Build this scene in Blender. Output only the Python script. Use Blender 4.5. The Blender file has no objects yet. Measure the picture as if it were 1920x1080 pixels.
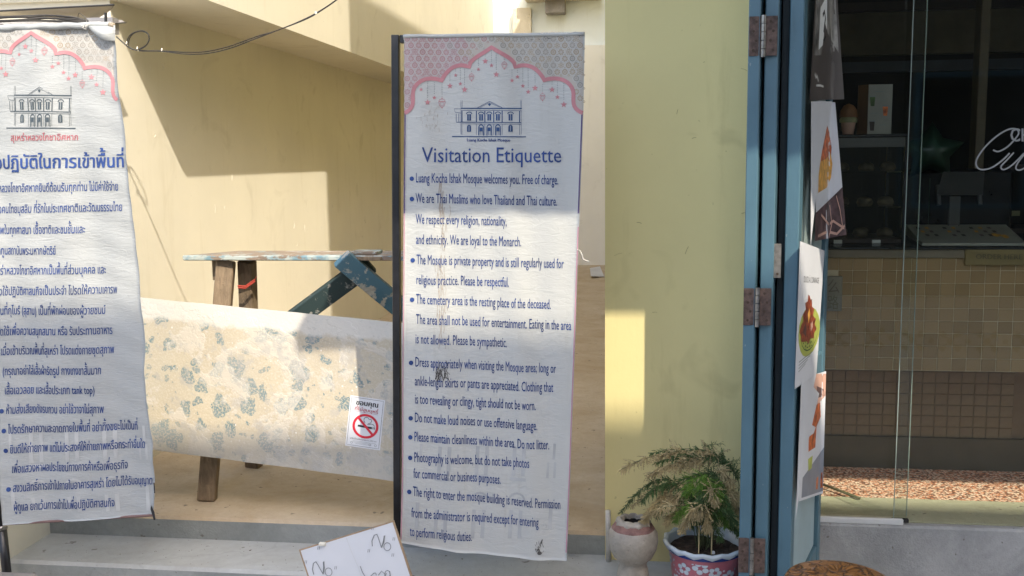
import bpy, bmesh, math, random
from mathutils import Vector, Matrix
from mathutils.geometry import tessellate_polygon
random.seed(7)
R = math.radians
SC = bpy.context.scene
COL = SC.collection

# ------------------------------------------------------------------ camera
FPX = 1850.0
YAW, PITCH, ROLL = R(7.5), R(7.4), R(0.7)
CAM = Vector((0, 0, 1.6))
cf = Vector((-math.sin(YAW)*math.cos(PITCH), math.cos(YAW)*math.cos(PITCH), -math.sin(PITCH)))
_r = Vector((math.cos(YAW), math.sin(YAW), 0)); _u = _r.cross(cf)
cr = _r*math.cos(ROLL) - _u*math.sin(ROLL)
cu = _u*math.cos(ROLL) + _r*math.sin(ROLL)
cd = bpy.data.cameras.new('camera'); cam = bpy.data.objects.new('camera', cd); COL.objects.link(cam)
cam.matrix_world = Matrix(((cr.x, cu.x, -cf.x, CAM.x), (cr.y, cu.y, -cf.y, CAM.y), (cr.z, cu.z, -cf.z, CAM.z), (0, 0, 0, 1)))
cd.sensor_width = 36; cd.lens = 36*FPX/1920; cd.clip_start = .05; cd.clip_end = 500
SC.camera = cam

# ------------------------------------------------------------------ light
SUN = Vector((-.42, .69, -.80)).normalized()          # direction the light travels
w = bpy.data.worlds.new('World'); SC.world = w; w.use_nodes = True
nt = w.node_tree; nt.nodes.clear()
sky = nt.nodes.new('ShaderNodeTexSky'); sky.sky_type = 'NISHITA'; sky.sun_disc = False
sky.sun_elevation = math.asin(-SUN.z); sky.sun_rotation = math.atan2(-SUN.x, -SUN.y)
sky.air_density = 1.0; sky.dust_density = 3.0; sky.ozone_density = 1.0
bg = nt.nodes.new('ShaderNodeBackground'); bg.inputs['Strength'].default_value = .15
wo = nt.nodes.new('ShaderNodeOutputWorld')
nt.links.new(sky.outputs[0], bg.inputs[0]); nt.links.new(bg.outputs[0], wo.inputs[0])
sl = bpy.data.lights.new('sun', 'SUN'); sl.energy = 2.0; sl.angle = R(.53); sl.color = (1, .90, .745)
so = bpy.data.objects.new('sun', sl); COL.objects.link(so); so.location = (3, -6, 12)
so.rotation_euler = SUN.to_track_quat('-Z', 'Y').to_euler()
SC.view_settings.view_transform = 'Standard'; SC.view_settings.look = 'None'
SC.view_settings.gamma = 1; SC.view_settings.use_curve_mapping = False
SC.view_settings.exposure = 1.62
SC.cycles.max_bounces = 8; SC.cycles.diffuse_bounces = 4; SC.cycles.transparent_max_bounces = 12

# ------------------------------------------------------------------ measuring helpers (photo pixel -> point on a plane of the place)
def ray(px, py): return cf + cr*((px-960)/FPX) - cu*((py-540)/FPX)
def ax(px, py, X): d = ray(px, py); return CAM + d*((X-CAM.x)/d.x)
def ay(px, py, Y): d = ray(px, py); return CAM + d*((Y-CAM.y)/d.y)
def az(px, py, Z): d = ray(px, py); return CAM + d*((Z-CAM.z)/d.z)
def lerp(a, b, t): return a + (b-a)*t
def pl(pts, t):                                        # piecewise linear / smooth: pts = [(t, v)...]
    if t <= pts[0][0]: return pts[0][1]
    for (a, x), (b, y) in zip(pts, pts[1:]):
        if t <= b:
            k = (t-a)/(b-a); return x + (y-x)*k
    return pts[-1][1]

# ------------------------------------------------------------------ materials
def nodes(name):
    m = bpy.data.materials.new(name); m.use_nodes = True
    n = m.node_tree; b = n.nodes['Principled BSDF']
    return m, n, b
def L(n, a, b): n.links.new(a, b)
def rgb(c): return (c[0], c[1], c[2], 1)
def tc(n, scale=(1, 1, 1), kind='Object', rot=(0, 0, 0)):
    t = n.nodes.new('ShaderNodeTexCoord'); mp = n.nodes.new('ShaderNodeMapping')
    mp.inputs['Scale'].default_value = scale; mp.inputs['Rotation'].default_value = rot
    L(n, t.outputs[kind], mp.inputs[0]); return mp.outputs[0]
def noise(n, vec, scale, detail=4, rough=.55, dist=0):
    t = n.nodes.new('ShaderNodeTexNoise'); t.inputs['Scale'].default_value = scale
    t.inputs['Detail'].default_value = detail; t.inputs['Roughness'].default_value = rough
    t.inputs['Distortion'].default_value = dist
    if vec is not None: L(n, vec, t.inputs['Vector'])
    return t.outputs['Fac']
def voro(n, vec, scale, feature='F1', out='Distance', rnd=1):
    t = n.nodes.new('ShaderNodeTexVoronoi'); t.inputs['Scale'].default_value = scale; t.feature = feature
    t.inputs['Randomness'].default_value = rnd
    L(n, vec, t.inputs['Vector']); return t.outputs[out]
def ramp(n, fac, a, b, ca=(0, 0, 0), cb=(1, 1, 1)):
    t = n.nodes.new('ShaderNodeValToRGB'); e = t.color_ramp.elements
    e[0].position = a; e[1].position = b; e[0].color = rgb(ca); e[1].color = rgb(cb)
    L(n, fac, t.inputs[0]); return t.outputs[0]
def mix(n, fac, a, b, mode='MIX'):
    t = n.nodes.new('ShaderNodeMix'); t.data_type = 'RGBA'; t.blend_type = mode
    if isinstance(fac, (int, float)): t.inputs[0].default_value = fac
    else: L(n, fac, t.inputs[0])
    for v, i in ((a, 6), (b, 7)):
        if isinstance(v, tuple): t.inputs[i].default_value = rgb(v)
        else: L(n, v, t.inputs[i])
    return t.outputs[2]
def mth(n, op, a, b=None):
    t = n.nodes.new('ShaderNodeMath'); t.operation = op
    for v, i in ((a, 0), (b, 1)):
        if v is None: continue
        if isinstance(v, (int, float)): t.inputs[i].default_value = v
        else: L(n, v, t.inputs[i])
    return t.outputs[0]
def bump(n, b, h, strength=.3, dist=.01):
    t = n.nodes.new('ShaderNodeBump'); t.inputs['Strength'].default_value = strength; t.inputs['Distance'].default_value = dist
    L(n, h, t.inputs['Height']); L(n, t.outputs[0], b.inputs['Normal'])

def plain(name, c, rough=.6, metal=0, var=.12, sc=8, bmp=0, spec=.5):
    m, n, b = nodes(name); v = tc(n)
    f = noise(n, v, sc, 5)
    d = tuple(x*(1-var*1.6) for x in c); e = tuple(min(1, x*(1+var)) for x in c)
    L(n, ramp(n, f, .3, .7, d, e), b.inputs['Base Color'])
    b.inputs['Roughness'].default_value = rough; b.inputs['Metallic'].default_value = metal
    b.inputs['Specular IOR Level'].default_value = spec
    if bmp: bump(n, b, noise(n, v, sc*8, 3), bmp, .004)
    return m

def plaster(name, c, stain=(.3, .27, .18), amount=.5, scale=1.2):
    m, n, b = nodes(name); v = tc(n)
    big = noise(n, v, scale, 6, .6); col = ramp(n, big, .3, .75, tuple(x*.92 for x in c), tuple(min(1, x*1.04) for x in c))
    vs = tc(n, (5, 5, .6)); st = ramp(n, noise(n, vs, 1.6, 6, .65), .56, .8)
    col = mix(n, mth(n, 'MULTIPLY', st, amount*.4), col, stain)
    sp = ramp(n, noise(n, v, 38, 2), .735, .76)
    col = mix(n, mth(n, 'MULTIPLY', sp, amount*.45), col, tuple(x*.45 for x in c))
    sm = ramp(n, noise(n, tc(n, (3, 3, 3)), 1.1, 3, .5, 1.2), .60, .70)
    col = mix(n, mth(n, 'MULTIPLY', sm, amount*.22), col, tuple(x*.6 for x in stain))
    L(n, col, b.inputs['Base Color']); b.inputs['Roughness'].default_value = .75
    h = mth(n, 'ADD', mth(n, 'MULTIPLY', noise(n, v, 9, 6, .6), 1.0), mth(n, 'MULTIPLY', noise(n, tc(n, (1, 1, .25)), 60, 4), .25))
    bump(n, b, h, .35, .006)
    return m

def concrete(name, c, c2, scale=3, bmp=.5, dirt=(.12, .10, .08)):
    m, n, b = nodes(name); v = tc(n)
    col = ramp(n, noise(n, v, scale, 8, .65, .6), .32, .68, c, c2)
    f = ramp(n, noise(n, v, scale*14, 4, .7), .35, .75)
    col = mix(n, mth(n, 'MULTIPLY', f, .22), col, tuple(x*.55 for x in c))
    s = ramp(n, noise(n, v, scale*9, 2), .70, .73)
    col = mix(n, mth(n, 'MULTIPLY', s, .7), col, dirt)
    cr_ = n.nodes.new('ShaderNodeTexVoronoi'); cr_.feature = 'DISTANCE_TO_EDGE'; cr_.inputs['Scale'].default_value = scale*.35
    vm = n.nodes.new('ShaderNodeVectorMath'); vm.operation = 'ADD'
    nn = n.nodes.new('ShaderNodeTexNoise'); nn.inputs['Scale'].default_value = scale*1.5; nn.inputs['Detail'].default_value = 5
    L(n, v, nn.inputs['Vector']); L(n, v, vm.inputs[0]); L(n, nn.outputs['Color'], vm.inputs[1]); L(n, vm.outputs[0], cr_.inputs['Vector'])
    ck = ramp(n, cr_.outputs['Distance'], .0, .008, (1, 1, 1), (0, 0, 0))
    col = mix(n, mth(n, 'MULTIPLY', ck, .16), col, tuple(x*.4 for x in c))
    L(n, col, b.inputs['Base Color']); b.inputs['Roughness'].default_value = .85
    h = mth(n, 'ADD', noise(n, v, scale*5, 8, .7), mth(n, 'MULTIPLY', noise(n, v, scale*40, 3), .3))
    bump(n, b, h, bmp, .01)
    return m

def worn_wood(name, wood, paint, amount, stretch=(1.2, 14, 14), rough=.75, paint2=None, thr=.5):
    m, n, b = nodes(name); v = tc(n, stretch)
    g = noise(n, v, 5, 8, .65, 1.0)
    col = ramp(n, g, .3, .72, tuple(x*.45 for x in wood), wood)
    vo = tc(n)
    f = mth(n, 'ADD', mth(n, 'MULTIPLY', noise(n, vo, 16, 6, .7), .6), mth(n, 'MULTIPLY', noise(n, tc(n, tuple(s*.6 for s in stretch)), 9, 5, .7), .4))
    msk = ramp(n, f, thr-.015, thr+.015)
    pc = paint
    if paint2: pc = mix(n, ramp(n, noise(n, vo, 9, 4), .45, .52), paint, paint2)
    if amount > 0: col = mix(n, msk, col, pc)
    L(n, col, b.inputs['Base Color']); b.inputs['Roughness'].default_value = rough
    bump(n, b, mth(n, 'ADD', mth(n, 'MULTIPLY', g, .7), mth(n, 'MULTIPLY', msk, .5)), .6, .004)
    return m

M = {}
M['cream'] = plaster('cream plaster', (.73, .69, .575), (.42, .36, .22), .6)
M['pillar'] = plaster('yellow plaster', (.67, .580, .275), (.35, .28, .12), .9)
M['whitewall'] = plaster('white plaster', (.74, .76, .74), (.4, .35, .25), .6)
M['roughcream'] = concrete('rough render', (.60, .54, .42), (.70, .64, .52), 6)
M['sand'] = concrete('sandy concrete floor', (.42, .315, .19), (.56, .47, .345), 2.2)
M['tread'] = concrete('worn concrete tread', (.335, .325, .29), (.44, .45, .43), 1.8, .35)
M['riser'] = concrete('grey cement riser', (.22, .235, .225), (.33, .345, .33), 3, .4)
M['street'] = concrete('street concrete', (.44, .42, .38), (.56, .54, .49), 1.2)
M['curb'] = concrete('grey cement kerb', (.26, .265, .26), (.43, .43, .42), 4, .6)
M['sill'] = concrete('pale cement sill', (.42, .40, .28), (.52, .50, .36), 3, .5)
M['black_metal'] = plain('black painted steel', (.012, .012, .014), .35, 0, .3, 30, .15)
M['blue'] = plain('blue door paint', (.090, .190, .245), .42, 0, .10, 7, .25)
def blue_paint(name, c):
    m, n, b = nodes(name); v = tc(n); st = tc(n, (40, 40, 2.2))
    g = noise(n, st, 3, 5, .6)
    col = ramp(n, noise(n, v, 4, 5), .3, .7, tuple(x*.86 for x in c), tuple(x*1.08 for x in c))
    chip = ramp(n, noise(n, tc(n, (1, 1, .5)), 42, 4, .65), .70, .715)
    col = mix(n, mth(n, 'MULTIPLY', chip, .7), col, (.26, .29, .28))
    dr = ramp(n, noise(n, tc(n, (9, 9, 1.2)), 2.4, 5, .6), .60, .75)
    col = mix(n, mth(n, 'MULTIPLY', dr, .35), col, tuple(x*.45 for x in c))
    L(n, col, b.inputs['Base Color']); b.inputs['Roughness'].default_value = .45
    bump(n, b, mth(n, 'ADD', g, mth(n, 'MULTIPLY', noise(n, tc(n, (1, 1, 5)), 30, 3), .4)), .35, .002)
    return m
M['blue'] = blue_paint('weathered blue paint', (.074, .150, .188))
M['lightblue'] = plain('light blue door paint', (.30, .40, .42), .45, 0, .08, 6, .15)
M['gapshade'] = plain('gap shade', (.02, .03, .035), .8)
M['steel'] = plain('worn steel pin', (.30, .28, .25), .4, .8, .25, 40)
M['rust'] = plain('rusty hinge leaf', (.125, .082, .065), .65, .2, .35, 60, .5)
M['screw'] = plain('dark screw', (.07, .045, .03), .6, .4)
M['cable'] = plain('black cable', (.02, .018, .016), .5)
M['tie'] = plain('white cable tie', (.7, .66, .55), .5)
M['alu'] = plain('white aluminium', (.62, .63, .62), .4, .1, .05)
M['pipe'] = plain('white pvc pipe', (.55, .53, .48), .5, 0, .2, 20)
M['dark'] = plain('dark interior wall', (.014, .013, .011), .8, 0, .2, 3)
M['darkwood'] = plain('dark brown wood', (.028, .015, .009), .5, 0, .3, 6)
M['interior_floor'] = plain('interior floor', (.03, .026, .02), .7)
M['counterblack'] = plain('black counter top', (.015, .016, .018), .25)
M['grout'] = plain('pale grout', (.56, .46, .31), .9)
M['brass'] = plain('brass plate', (.20, .145, .055), .5, .3, .1)
M['ink'] = plain('dark ink', (.02, .02, .022), .7)
M['paper'] = plain('white paper', (.60, .61, .63), .6, 0, .04, 3)
M['cardboard'] = plain('brown cardboard', (.36, .25, .15), .8, 0, .15, 20)
M['pen'] = plain('pencil stroke', (.23, .24, .245), .8)
M['red'] = plain('red print', (.55, .012, .03), .5)
M['redtext'] = plain('faded red print', (.36, .09, .11), .6)
M['pink'] = plain('pink print', (.47, .20, .215), .7, 0, .10, 14)
M['navy'] = plain('navy print', (.020, .056, .21), .7, 0, .25, 9)
M['teal'] = plain('teal print', (.018, .062, .17), .7)
M['grey_print'] = plain('grey print', (.19, .21, .20), .7)
M['pale_grey'] = plain('pale grey print', (.53, .53, .50), .7)
M['faint'] = plain('faint print', (.40, .41, .405), .7)
M['taupe'] = plain('taupe print', (.36, .30, .22), .7)
M['mauve'] = plain('mauve print', (.38, .23, .225), .7)
M['sage'] = plain('sage grey print', (.31, .30, .27), .7)
M['soil'] = plain('potting soil', (.035, .022, .015), .95, 0, .5, 40, 1)
M['blue_rim'] = plain('blue glaze', (.02, .05, .22), .25)
M['white_glaze'] = plain('white glaze', (.44, .49, .52), .2, 0, .06, 9)
M['pink_glaze'] = plain('pink glaze', (.38, .115, .14), .3, 0, .2, 9)
M['leafgreen'] = plain('green fern leaf', (.070, .125, .035), .7, 0, .35, 12)
M['leafbright'] = plain('bright fern leaf', (.13, .24, .03), .7, 0, .25, 12)
M['leafdry'] = plain('dry fern leaf', (.46, .365, .185), .8, 0, .25, 12)
M['stem'] = plain('fern stem', (.10, .12, .05), .8)
M['string'] = plain('red twine', (.45, .06, .04), .8)
M['thread'] = plain('white thread', (.75, .70, .62), .8)
M['brownmarble'] = plain('brown print', (.10, .055, .055), .45, 0, .5, 25)
M['darkbrown'] = plain('dark brown print', (.075, .062, .055), .5, 0, .15, 6)
M['orange'] = plain('orange print', (.55, .13, .03), .5, 0, .5, 40)
M['amber'] = plain('amber print', (.70, .36, .06), .5, 0, .3, 40)
M['lime'] = plain('lime print', (.38, .42, .08), .5, 0, .15, 20)
M['skin'] = plain('peach print', (.55, .33, .25), .5)
M['greyblue'] = plain('grey blue print', (.20, .22, .26), .5)
M['olive'] = plain('olive metal', (.13, .12, .06), .6)
M['screen'] = plain('tablet grey', (.05, .05, .047), .4)
M['green'] = plain('green foil', (.02, .055, .035), .4)
M['bread'] = plain('baked crust', (.065, .042, .02), .7, 0, .3, 30)
M['tag'] = plain('yellow tag', (.20, .19, .09), .6)
M['tarp'] = plaster('beige tarpaulin', (.46, .40, .29), (.65, .62, .5), 1.0, 4)
M['roofmetal'] = plain('grey roof sheet', (.30, .29, .29), .5, .3)
M['opposite'] = plaster('opposite render', (.10, .09, .07), (.05, .045, .035), .5)
M['stone'] = concrete('grey stone', (.20, .18, .16), (.33, .31, .28), 6)
M['wood_raw'] = worn_wood('raw weathered wood', (.28, .205, .13), (0, 0, 0), 0, (14, 14, 1.2))
M['wood_h'] = worn_wood('plank worn paint', (.33, .25, .18), (.26, .33, .33), 1, (1.5, 14, 14), .75, (.42, .40, .34), .53)
M['wood_edge'] = worn_wood('plank edge paint', (.30, .23, .17), (.38, .42, .39), 1, (1.5, 14, 14), .75, (.16, .26, .30), .47)
M['wood_green'] = worn_wood('dark green paint', (.42, .42, .38), (.028, .052, .055), 1, (3, 3, 3), .6, None, .42)
M['wood_blue'] = worn_wood('chipped blue paint', (.52, .52, .47), (.055, .14, .20), 1, (3, 3, 3), .6, (.07, .16, .22), .44)

def cloth_mat(name, base, stainy=1.0, bs=.38, wr=3.0):
    m, n, b = nodes(name)
    v = tc(n)
    f = noise(n, v, 1.6, 5, .6)
    col = ramp(n, f, .25, .8, tuple(x*.90 for x in base), base)
    vs = tc(n, (22, 1, 1.6)); st = ramp(n, noise(n, vs, 1.4, 5, .6), .60, .74)
    col = mix(n, mth(n, 'MULTIPLY', st, .16*stainy), col, (.32, .27, .19))
    sp = ramp(n, noise(n, v, 26, 5, .7), .70, .74)
    col = mix(n, mth(n, 'MULTIPLY', sp, .25*stainy), col, (.30, .26, .22))
    L(n, col, b.inputs['Base Color']); b.inputs['Roughness'].default_value = .62
    h = mth(n, 'ADD', mth(n, 'MULTIPLY', noise(n, tc(n, (1, 1, wr)), 17, 5, .6, 1.2), 1.0), mth(n, 'MULTIPLY', noise(n, tc(n, (1.4, 1, 1)), 4, 3, .5, .6), 1.5))
    bump(n, b, h, bs, .006)
    return m
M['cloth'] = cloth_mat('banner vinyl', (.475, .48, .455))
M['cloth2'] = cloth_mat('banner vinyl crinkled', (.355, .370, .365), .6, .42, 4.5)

def board_mat():
    m, n, b = nodes('marbled laminate'); v = tc(n, (1, 1, 1), 'UV')
    base = ramp(n, noise(n, v, 3.2, 5), .35, .65, (.41, .35, .25), (.46, .405, .30))
    spk = ramp(n, noise(n, v, 120, 4, .75), .50, .66)
    base = mix(n, mth(n, 'MULTIPLY', spk, .5), base, (.62, .57, .46))
    # teal blotches
    nn = n.nodes.new('ShaderNodeTexNoise'); nn.inputs['Scale'].default_value = 16; nn.inputs['Detail'].default_value = 4
    L(n, v, nn.inputs['Vector'])
    s1 = n.nodes.new('ShaderNodeVectorMath'); s1.operation = 'SUBTRACT'; L(n, nn.outputs['Color'], s1.inputs[0]); s1.inputs[1].default_value = (.5, .5, .5)
    s2 = n.nodes.new('ShaderNodeVectorMath'); s2.operation = 'SCALE'; L(n, s1.outputs[0], s2.inputs[0]); s2.inputs['Scale'].default_value = .075
    s3 = n.nodes.new('ShaderNodeVectorMath'); s3.operation = 'ADD'; L(n, v, s3.inputs[0]); L(n, s2.outputs[0], s3.inputs[1])
    vt = n.nodes.new('ShaderNodeTexVoronoi'); vt.inputs['Scale'].default_value = 14.5; L(n, s3.outputs[0], vt.inputs['Vector'])
    sep = n.nodes.new('ShaderNodeSeparateColor'); L(n, vt.outputs['Color'], sep.inputs[0])
    size = mth(n, 'ADD', mth(n, 'MULTIPLY', sep.outputs[0], .56), .06)
    d = mth(n, 'SUBTRACT', size, vt.outputs['Distance'])
    msk = ramp(n, d, -.015, .02)
    fine = ramp(n, noise(n, v, 120, 3, .7), .42, .52)
    vs2 = n.nodes.new('ShaderNodeTexVoronoi'); vs2.inputs['Scale'].default_value = 27; L(n, s3.outputs[0], vs2.inputs['Vector'])
    sp2 = n.nodes.new('ShaderNodeSeparateColor'); L(n, vs2.outputs['Color'], sp2.inputs[0])
    m2_ = ramp(n, mth(n, 'SUBTRACT', mth(n, 'MULTIPLY', sp2.outputs[1], .42), vs2.outputs['Distance']), -.01, .06)
    msk = mth(n, 'MAXIMUM', msk, mth(n, 'MULTIPLY', m2_, .75))
    msk = mth(n, 'MULTIPLY', msk, fine)
    col = mix(n, mth(n, 'MULTIPLY', msk, .92), base, (.085, .165, .19))
    # scraped white paint patches
    wp = mth(n, 'ADD', mth(n, 'MULTIPLY', noise(n, v, 5, 6, .6, .5), .8), mth(n, 'MULTIPLY', noise(n, v, 30, 4, .6), .2))
    col = mix(n, mth(n, 'MULTIPLY', ramp(n, wp, .50, .535), .62), col, (.53, .49, .42))
    gp = ramp(n, noise(n, tc(n, (1, 1, 1), 'UV', (0, 0, .3)), 9, 6, .7), .54, .60)
    col = mix(n, mth(n, 'MULTIPLY', gp, .5), col, (.32, .31, .29))
    dots = ramp(n, voro(n, v, 34), .10, .13, (1, 1, 1), (0, 0, 0))
    dn = ramp(n, noise(n, v, 7, 2), .54, .58)
    col = mix(n, mth(n, 'MULTIPLY', dots, dn), col, (.66, .64, .58))
    # pale painted bands along the top and bottom edges (uv.y in metres from the bottom edge)
    su = n.nodes.new('ShaderNodeSeparateXYZ'); L(n, v, su.inputs[0])
    wob = mth(n, 'MULTIPLY', mth(n, 'SUBTRACT', noise(n, v, 11, 5, .65), .5), .07)
    yy = mth(n, 'ADD', su.outputs[1], wob)
    topb = ramp(n, yy, .515, .53)
    col = mix(n, mth(n, 'MULTIPLY', topb, .88), col, (.57, .55, .50))
    botb = ramp(n, yy, .085, .13, (1, 1, 1), (0, 0, 0))
    col = mix(n, mth(n, 'MULTIPLY', botb, .45), col, (.36, .35, .32))
    dirt = ramp(n, noise(n, v, 60, 5, .75), .60, .66)
    col = mix(n, mth(n, 'MULTIPLY', dirt, .45), col, (.22, .21, .18))
    sc1 = ramp(n, noise(n, tc(n, (3, 30, 1), 'UV', (0, 0, .9)), 4, 4, .7), .66, .69)
    col = mix(n, mth(n, 'MULTIPLY', sc1, .4), col, (.17, .20, .20))
    gy = ramp(n, noise(n, v, 2.2, 4, .6), .35, .7)
    col = mix(n, mth(n, 'MULTIPLY', gy, .35), col, (.34, .335, .31))
    L(n, col, b.inputs['Base Color']); b.inputs['Roughness'].default_value = .5
    h = mth(n, 'ADD', noise(n, v, 70, 4), mth(n, 'MULTIPLY', ramp(n, wp, .525, .56), .8))
    bump(n, b, h, .4, .003)
    return m
M['board'] = board_mat()

def tile_mat():
    m, n, b = nodes('beige mosaic tile')
    oi = n.nodes.new('ShaderNodeObjectInfo')
    col = ramp(n, oi.outputs['Random'], 0, 1, (.24, .148, .062), (.32, .205, .092))
    L(n, col, b.inputs['Base Color']); b.inputs['Roughness'].default_value = .35
    return m
M['tile'] = tile_mat()

def gravel_mat():
    m, n, b = nodes('red pebble wash'); v = tc(n, (1, 1, 1))
    c = n.nodes.new('ShaderNodeTexVoronoi'); c.inputs['Scale'].default_value = 95; L(n, v, c.inputs['Vector'])
    s = n.nodes.new('ShaderNodeSeparateColor'); L(n, c.outputs['Color'], s.inputs[0])
    col = ramp(n, s.outputs[0], .1, .9, (.72, .27, .13), (1, .80, .64))
    e = ramp(n, c.outputs['Distance'], .48, .70)
    col = mix(n, e, col, (.22, .10, .06))
    L(n, col, b.inputs['Base Color']); b.inputs['Roughness'].default_value = .6
    bump(n, b, mth(n, 'SUBTRACT', 1.0, c.outputs['Distance']), 1, .006)
    return m
M['gravel'] = gravel_mat()

def glass_mat(name, tint=(.80, .86, .84), refl=1.0):
    m = bpy.data.materials.new(name); m.use_nodes = True; n = m.node_tree; n.nodes.clear()
    o = n.nodes.new('ShaderNodeOutputMaterial'); mx = n.nodes.new('ShaderNodeMixShader')
    lw = n.nodes.new('ShaderNodeLayerWeight'); lw.inputs[0].default_value = .5
    fr = mth(n, 'ADD', .022, mth(n, 'MULTIPLY', mth(n, 'POWER', lw.outputs['Facing'], 5.0), .9))
    t = n.nodes.new('ShaderNodeBsdfTransparent'); t.inputs[0].default_value = rgb(tint)
    g = n.nodes.new('ShaderNodeBsdfGlossy'); g.inputs['Roughness'].default_value = .02
    g.inputs['Color'].default_value = (refl, refl, refl, 1)
    L(n, fr, mx.inputs[0]); L(n, t.outputs[0], mx.inputs[1]); L(n, g.outputs[0], mx.inputs[2]); L(n, mx.outputs[0], o.inputs[0])
    return m
M['glass'] = glass_mat('shop glass', (.94, .96, .94))
M['glass_edge'] = plain('glass edge', (.35, .42, .38), .2)

def stool_mat():
    m, n, b = nodes('carved varnished wood'); v = tc(n)
    w1 = n.nodes.new('ShaderNodeTexVoronoi'); w1.feature = 'DISTANCE_TO_EDGE'; w1.inputs['Scale'].default_value = 26
    vm = n.nodes.new('ShaderNodeVectorMath'); vm.operation = 'ADD'
    nn = n.nodes.new('ShaderNodeTexNoise'); nn.inputs['Scale'].default_value = 12; L(n, v, nn.inputs['Vector'])
    sc_ = n.nodes.new('ShaderNodeVectorMath'); sc_.operation = 'SCALE'; sc_.inputs['Scale'].default_value = .12
    L(n, nn.outputs['Color'], sc_.inputs[0]); L(n, v, vm.inputs[0]); L(n, sc_.outputs[0], vm.inputs[1]); L(n, vm.outputs[0], w1.inputs['Vector'])
    e = ramp(n, w1.outputs['Distance'], .01, .10)
    col = mix(n, e, (.045, .02, .01), (.27, .125, .04))
    col = mix(n, mth(n, 'MULTIPLY', ramp(n, noise(n, tc(n, (6, 30, 6)), 5, 5), .4, .6), .35), col, (.22, .10, .03))
    L(n, col, b.inputs['Base Color']); b.inputs['Roughness'].default_value = .3
    bump(n, b, e, .9, .006)
    return m
M['carved'] = stool_mat()

def urn_mat():
    m, n, b = nodes('weathered white ceramic'); v = tc(n)
    col = ramp(n, noise(n, v, 14, 8, .7), .3, .7, (.20, .172, .135), (.36, .325, .265))
    sp = ramp(n, noise(n, v, 60, 4, .7), .6, .66)
    col = mix(n, mth(n, 'MULTIPLY', sp, .6), col, (.15, .12, .10))
    L(n, col, b.inputs['Base Color']); b.inputs['Roughness'].default_value = .6
    bump(n, b, noise(n, v, 45, 6), .7, .006)
    return m
M['urn'] = urn_mat()
M['terracotta'] = plain('worn terracotta', (.21, .11, .09), .8, 0, .35, 25, .6)

# ------------------------------------------------------------------ object helpers
def tag(o, label=None, cat=None, group=None, kind=None):
    if label: o['label'] = label
    if cat: o['category'] = cat
    if group: o['group'] = group
    if kind: o['kind'] = kind
    return o
def root_loc(p):
    while p.parent: p = p.parent
    return p.location.copy()
def mob(name, verts, faces, mat, parent=None, smooth=False, uvs=None, mats=None):
    off = root_loc(parent) if parent else Vector((0, 0, 0))
    me = bpy.data.meshes.new(name)
    me.from_pydata([tuple(Vector(v)-off) for v in verts], [], faces)
    if uvs:
        uv = me.uv_layers.new(name='UVMap')
        for lp in me.loops: uv.data[lp.index].uv = uvs[lp.vertex_index]
    me.materials.append(M[mat] if isinstance(mat, str) else mat)
    if smooth: me.polygons.foreach_set('use_smooth', [True]*len(me.polygons))
    me.update()
    o = bpy.data.objects.new(name, me); COL.objects.link(o)
    if parent: o.parent = parent
    return o
def empty(name, loc, label, cat, group=None):
    o = bpy.data.objects.new(name, None); COL.objects.link(o); o.location = loc; o.empty_display_size = .1
    return tag(o, label, cat, group)
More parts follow.
